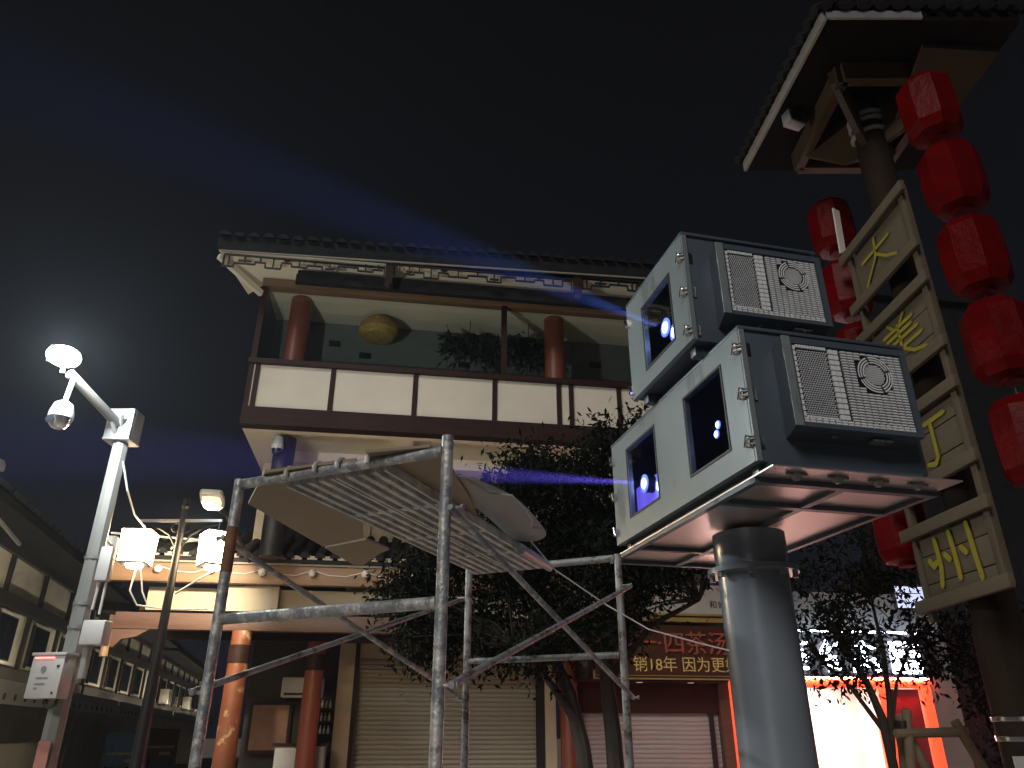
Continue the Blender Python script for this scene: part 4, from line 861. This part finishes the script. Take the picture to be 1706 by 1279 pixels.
# ------------------------------------------------------------------ trees
def inside(p, poly):
    c = False; j = len(poly)-1
    for i in range(len(poly)):
        a, b = poly[i], poly[j]
        if (a[1] > p[1]) != (b[1] > p[1]) and p[0] < (b[0]-a[0])*(p[1]-a[1])/(b[1]-a[1])+a[0]: c = not c
        j = i
    return c
def tree(name, lab, base, outline, depth, stems, nclump, nleaf, size, seed, lm, crad=(.18,.34), group=None):
    rnd = random.Random(seed); t = thing(name, lab, 'tree', base, 0, group)
    tr = MB(); tips = []
    for s in stems: tr.path(s[0], s[1], 9); tips.append(Vector(s[0][-1]))
    xs = [p[0] for p in outline]; zz = [p[1] for p in outline]; cl = []; tries = 0
    while len(cl) < nclump and tries < 20000:
        tries += 1; x = rnd.uniform(min(xs), max(xs)); z = rnd.uniform(min(zz), max(zz))
        if inside((x, z), outline):
            f = (x-min(xs))/(max(xs)-min(xs)); d = depth*math.sin(math.pi*min(max(f,.12),.88)); cl.append(Vector((x, rnd.uniform(-d, d), z)))
    for c in cl:
        b = min(tips, key=lambda q: (q-c).length); m_ = b.lerp(c, .5)+Vector((rnd.uniform(-.1,.1), rnd.uniform(-.1,.1), rnd.uniform(-.02,.12)))
        tr.path([b, m_, c], [.016, .010, .004], 5)
    tr.build('trunk', M['bark'], t)
    V = MB()
    for c in cl:
        r = rnd.uniform(*crad)
        def f(rr, c=c, r=r):
            v = Vector((rr.gauss(0,.5), rr.gauss(0,.5), rr.gauss(0,.42))); return c + v*r
        q = leaf_cloud(int(nleaf*r/crad[1]), f, size, rnd, .5); V.add(q.v, q.f)
    V.build('crown', lm, t, 0)
    return t
# evergreen behind the scaffold
o1 = [(-1.38,3.45),(-.75,4.38),(-.30,4.40),(.2,4.52),(.85,4.62),(1.5,4.6),(1.7,4.1),(1.65,3.5),(1.15,3.15),(.7,2.85),(.38,2.5),(.15,2.25),(-.2,2.18),(-.9,2.22),(-1.6,2.3),(-1.95,2.75),(-1.95,3.15),(-1.6,3.3)]
st1 = [([(0.02,0,0),(.0,0,.9),(-.06,0,1.5),(-.16,.05,1.95),(-.35,.1,2.4),(-.5,.1,3.0)], [.10,.085,.075,.065,.05,.03]),
       ([(.24,.05,0),(.26,.05,.9),(.24,.05,1.6),(.20,.05,2.1),(.3,0,2.7),(.4,0,3.6)], [.10,.085,.08,.07,.05,.03]),
       ([(-.10,0,1.7),(-.32,-.05,2.0),(-.48,-.1,2.2),(-.7,-.1,2.4)], [.05,.035,.03,.02]),
       ([(.24,.05,2.1),(.7,.1,2.6),(1.2,.1,2.85)], [.05,.03,.02])]
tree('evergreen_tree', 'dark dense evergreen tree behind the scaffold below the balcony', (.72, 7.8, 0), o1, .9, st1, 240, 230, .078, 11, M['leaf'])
o2 = [(-.75,2.9),(-.70,3.4),(-.1,3.72),(.45,3.45),(.7,3.0),(.95,2.55),(1.0,2.25),(.6,2.1),(.15,2.15),(-.2,1.98),(-.6,2.0),(-.85,2.3)]
st2 = [([(-.02,0,0),(-.01,0,1.3),(-.03,0,1.75),(-.12,0,2.1),(-.3,.05,2.5)], [.055,.05,.045,.035,.02]),
       ([(.0,0,1.4),(.08,0,1.9),(.12,.0,2.4),(.1,0,3.0)], [.04,.03,.025,.012]),
       ([(-.02,0,1.6),(-.3,0,2.05),(-.55,0,2.3)], [.03,.02,.01]), ([(.06,0,1.7),(.2,0,2.1),(.45,0,2.5)], [.02,.018,.01])]
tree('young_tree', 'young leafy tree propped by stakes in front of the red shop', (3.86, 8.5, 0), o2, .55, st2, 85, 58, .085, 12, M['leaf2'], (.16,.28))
o3 = [(-.5,1.2),(-.45,2.6),(-.1,3.0),(.3,2.9),(.8,2.6),(1.0,1.4),(.6,.9),(0,.9)]
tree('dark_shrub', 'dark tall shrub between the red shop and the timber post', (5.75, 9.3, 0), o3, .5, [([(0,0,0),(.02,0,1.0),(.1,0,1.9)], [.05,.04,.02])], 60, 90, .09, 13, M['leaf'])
sk = thing('tree_stakes', 'rough wooden stakes lashed around the young tree trunk', 'stakes', (3.92, 8.25, 0))
for (p, q) in (((.06,0,1.82),(-.30,-.25,0)),((.02,.1,1.78),(.55,.0,0)),((.05,.15,1.76),(.05,.6,0)),((-.12,-.05,1.60),(.62,.02,1.62)),((.52,0,1.72),(.86,0,.9))): MB().tube(p, q, .045, .05, 10).build('stake', M['stake'], sk)
MB().lathe([(.075,1.60),(.08,1.66),(.075,1.72)],12,(.0,.02,0)).build('lashing', M['blackpaint'], sk)

# ------------------------------------------------------------------ haze: thin even night air
hz = MB().bx(-60, 60, -8, 75, -1, 16).mesh('haze', M['paving'], 0); hz.materials.clear()
hm = bpy.data.materials.new('night_haze'); hm.use_nodes = True; nt = hm.node_tree; nt.nodes.clear()
ho = nt.nodes.new('ShaderNodeOutputMaterial'); hv = nt.nodes.new('ShaderNodeVolumePrincipled')
hv.inputs['Color'].default_value = (.78,.86,1.0,1); hv.inputs['Density'].default_value = .0012; hv.inputs['Anisotropy'].default_value = .5
nt.links.new(hv.outputs[0], ho.inputs['Volume']); hz.materials.append(hm)
link('haze', hz, None, kind='stuff', label='thin even night haze filling the square', category='haze')
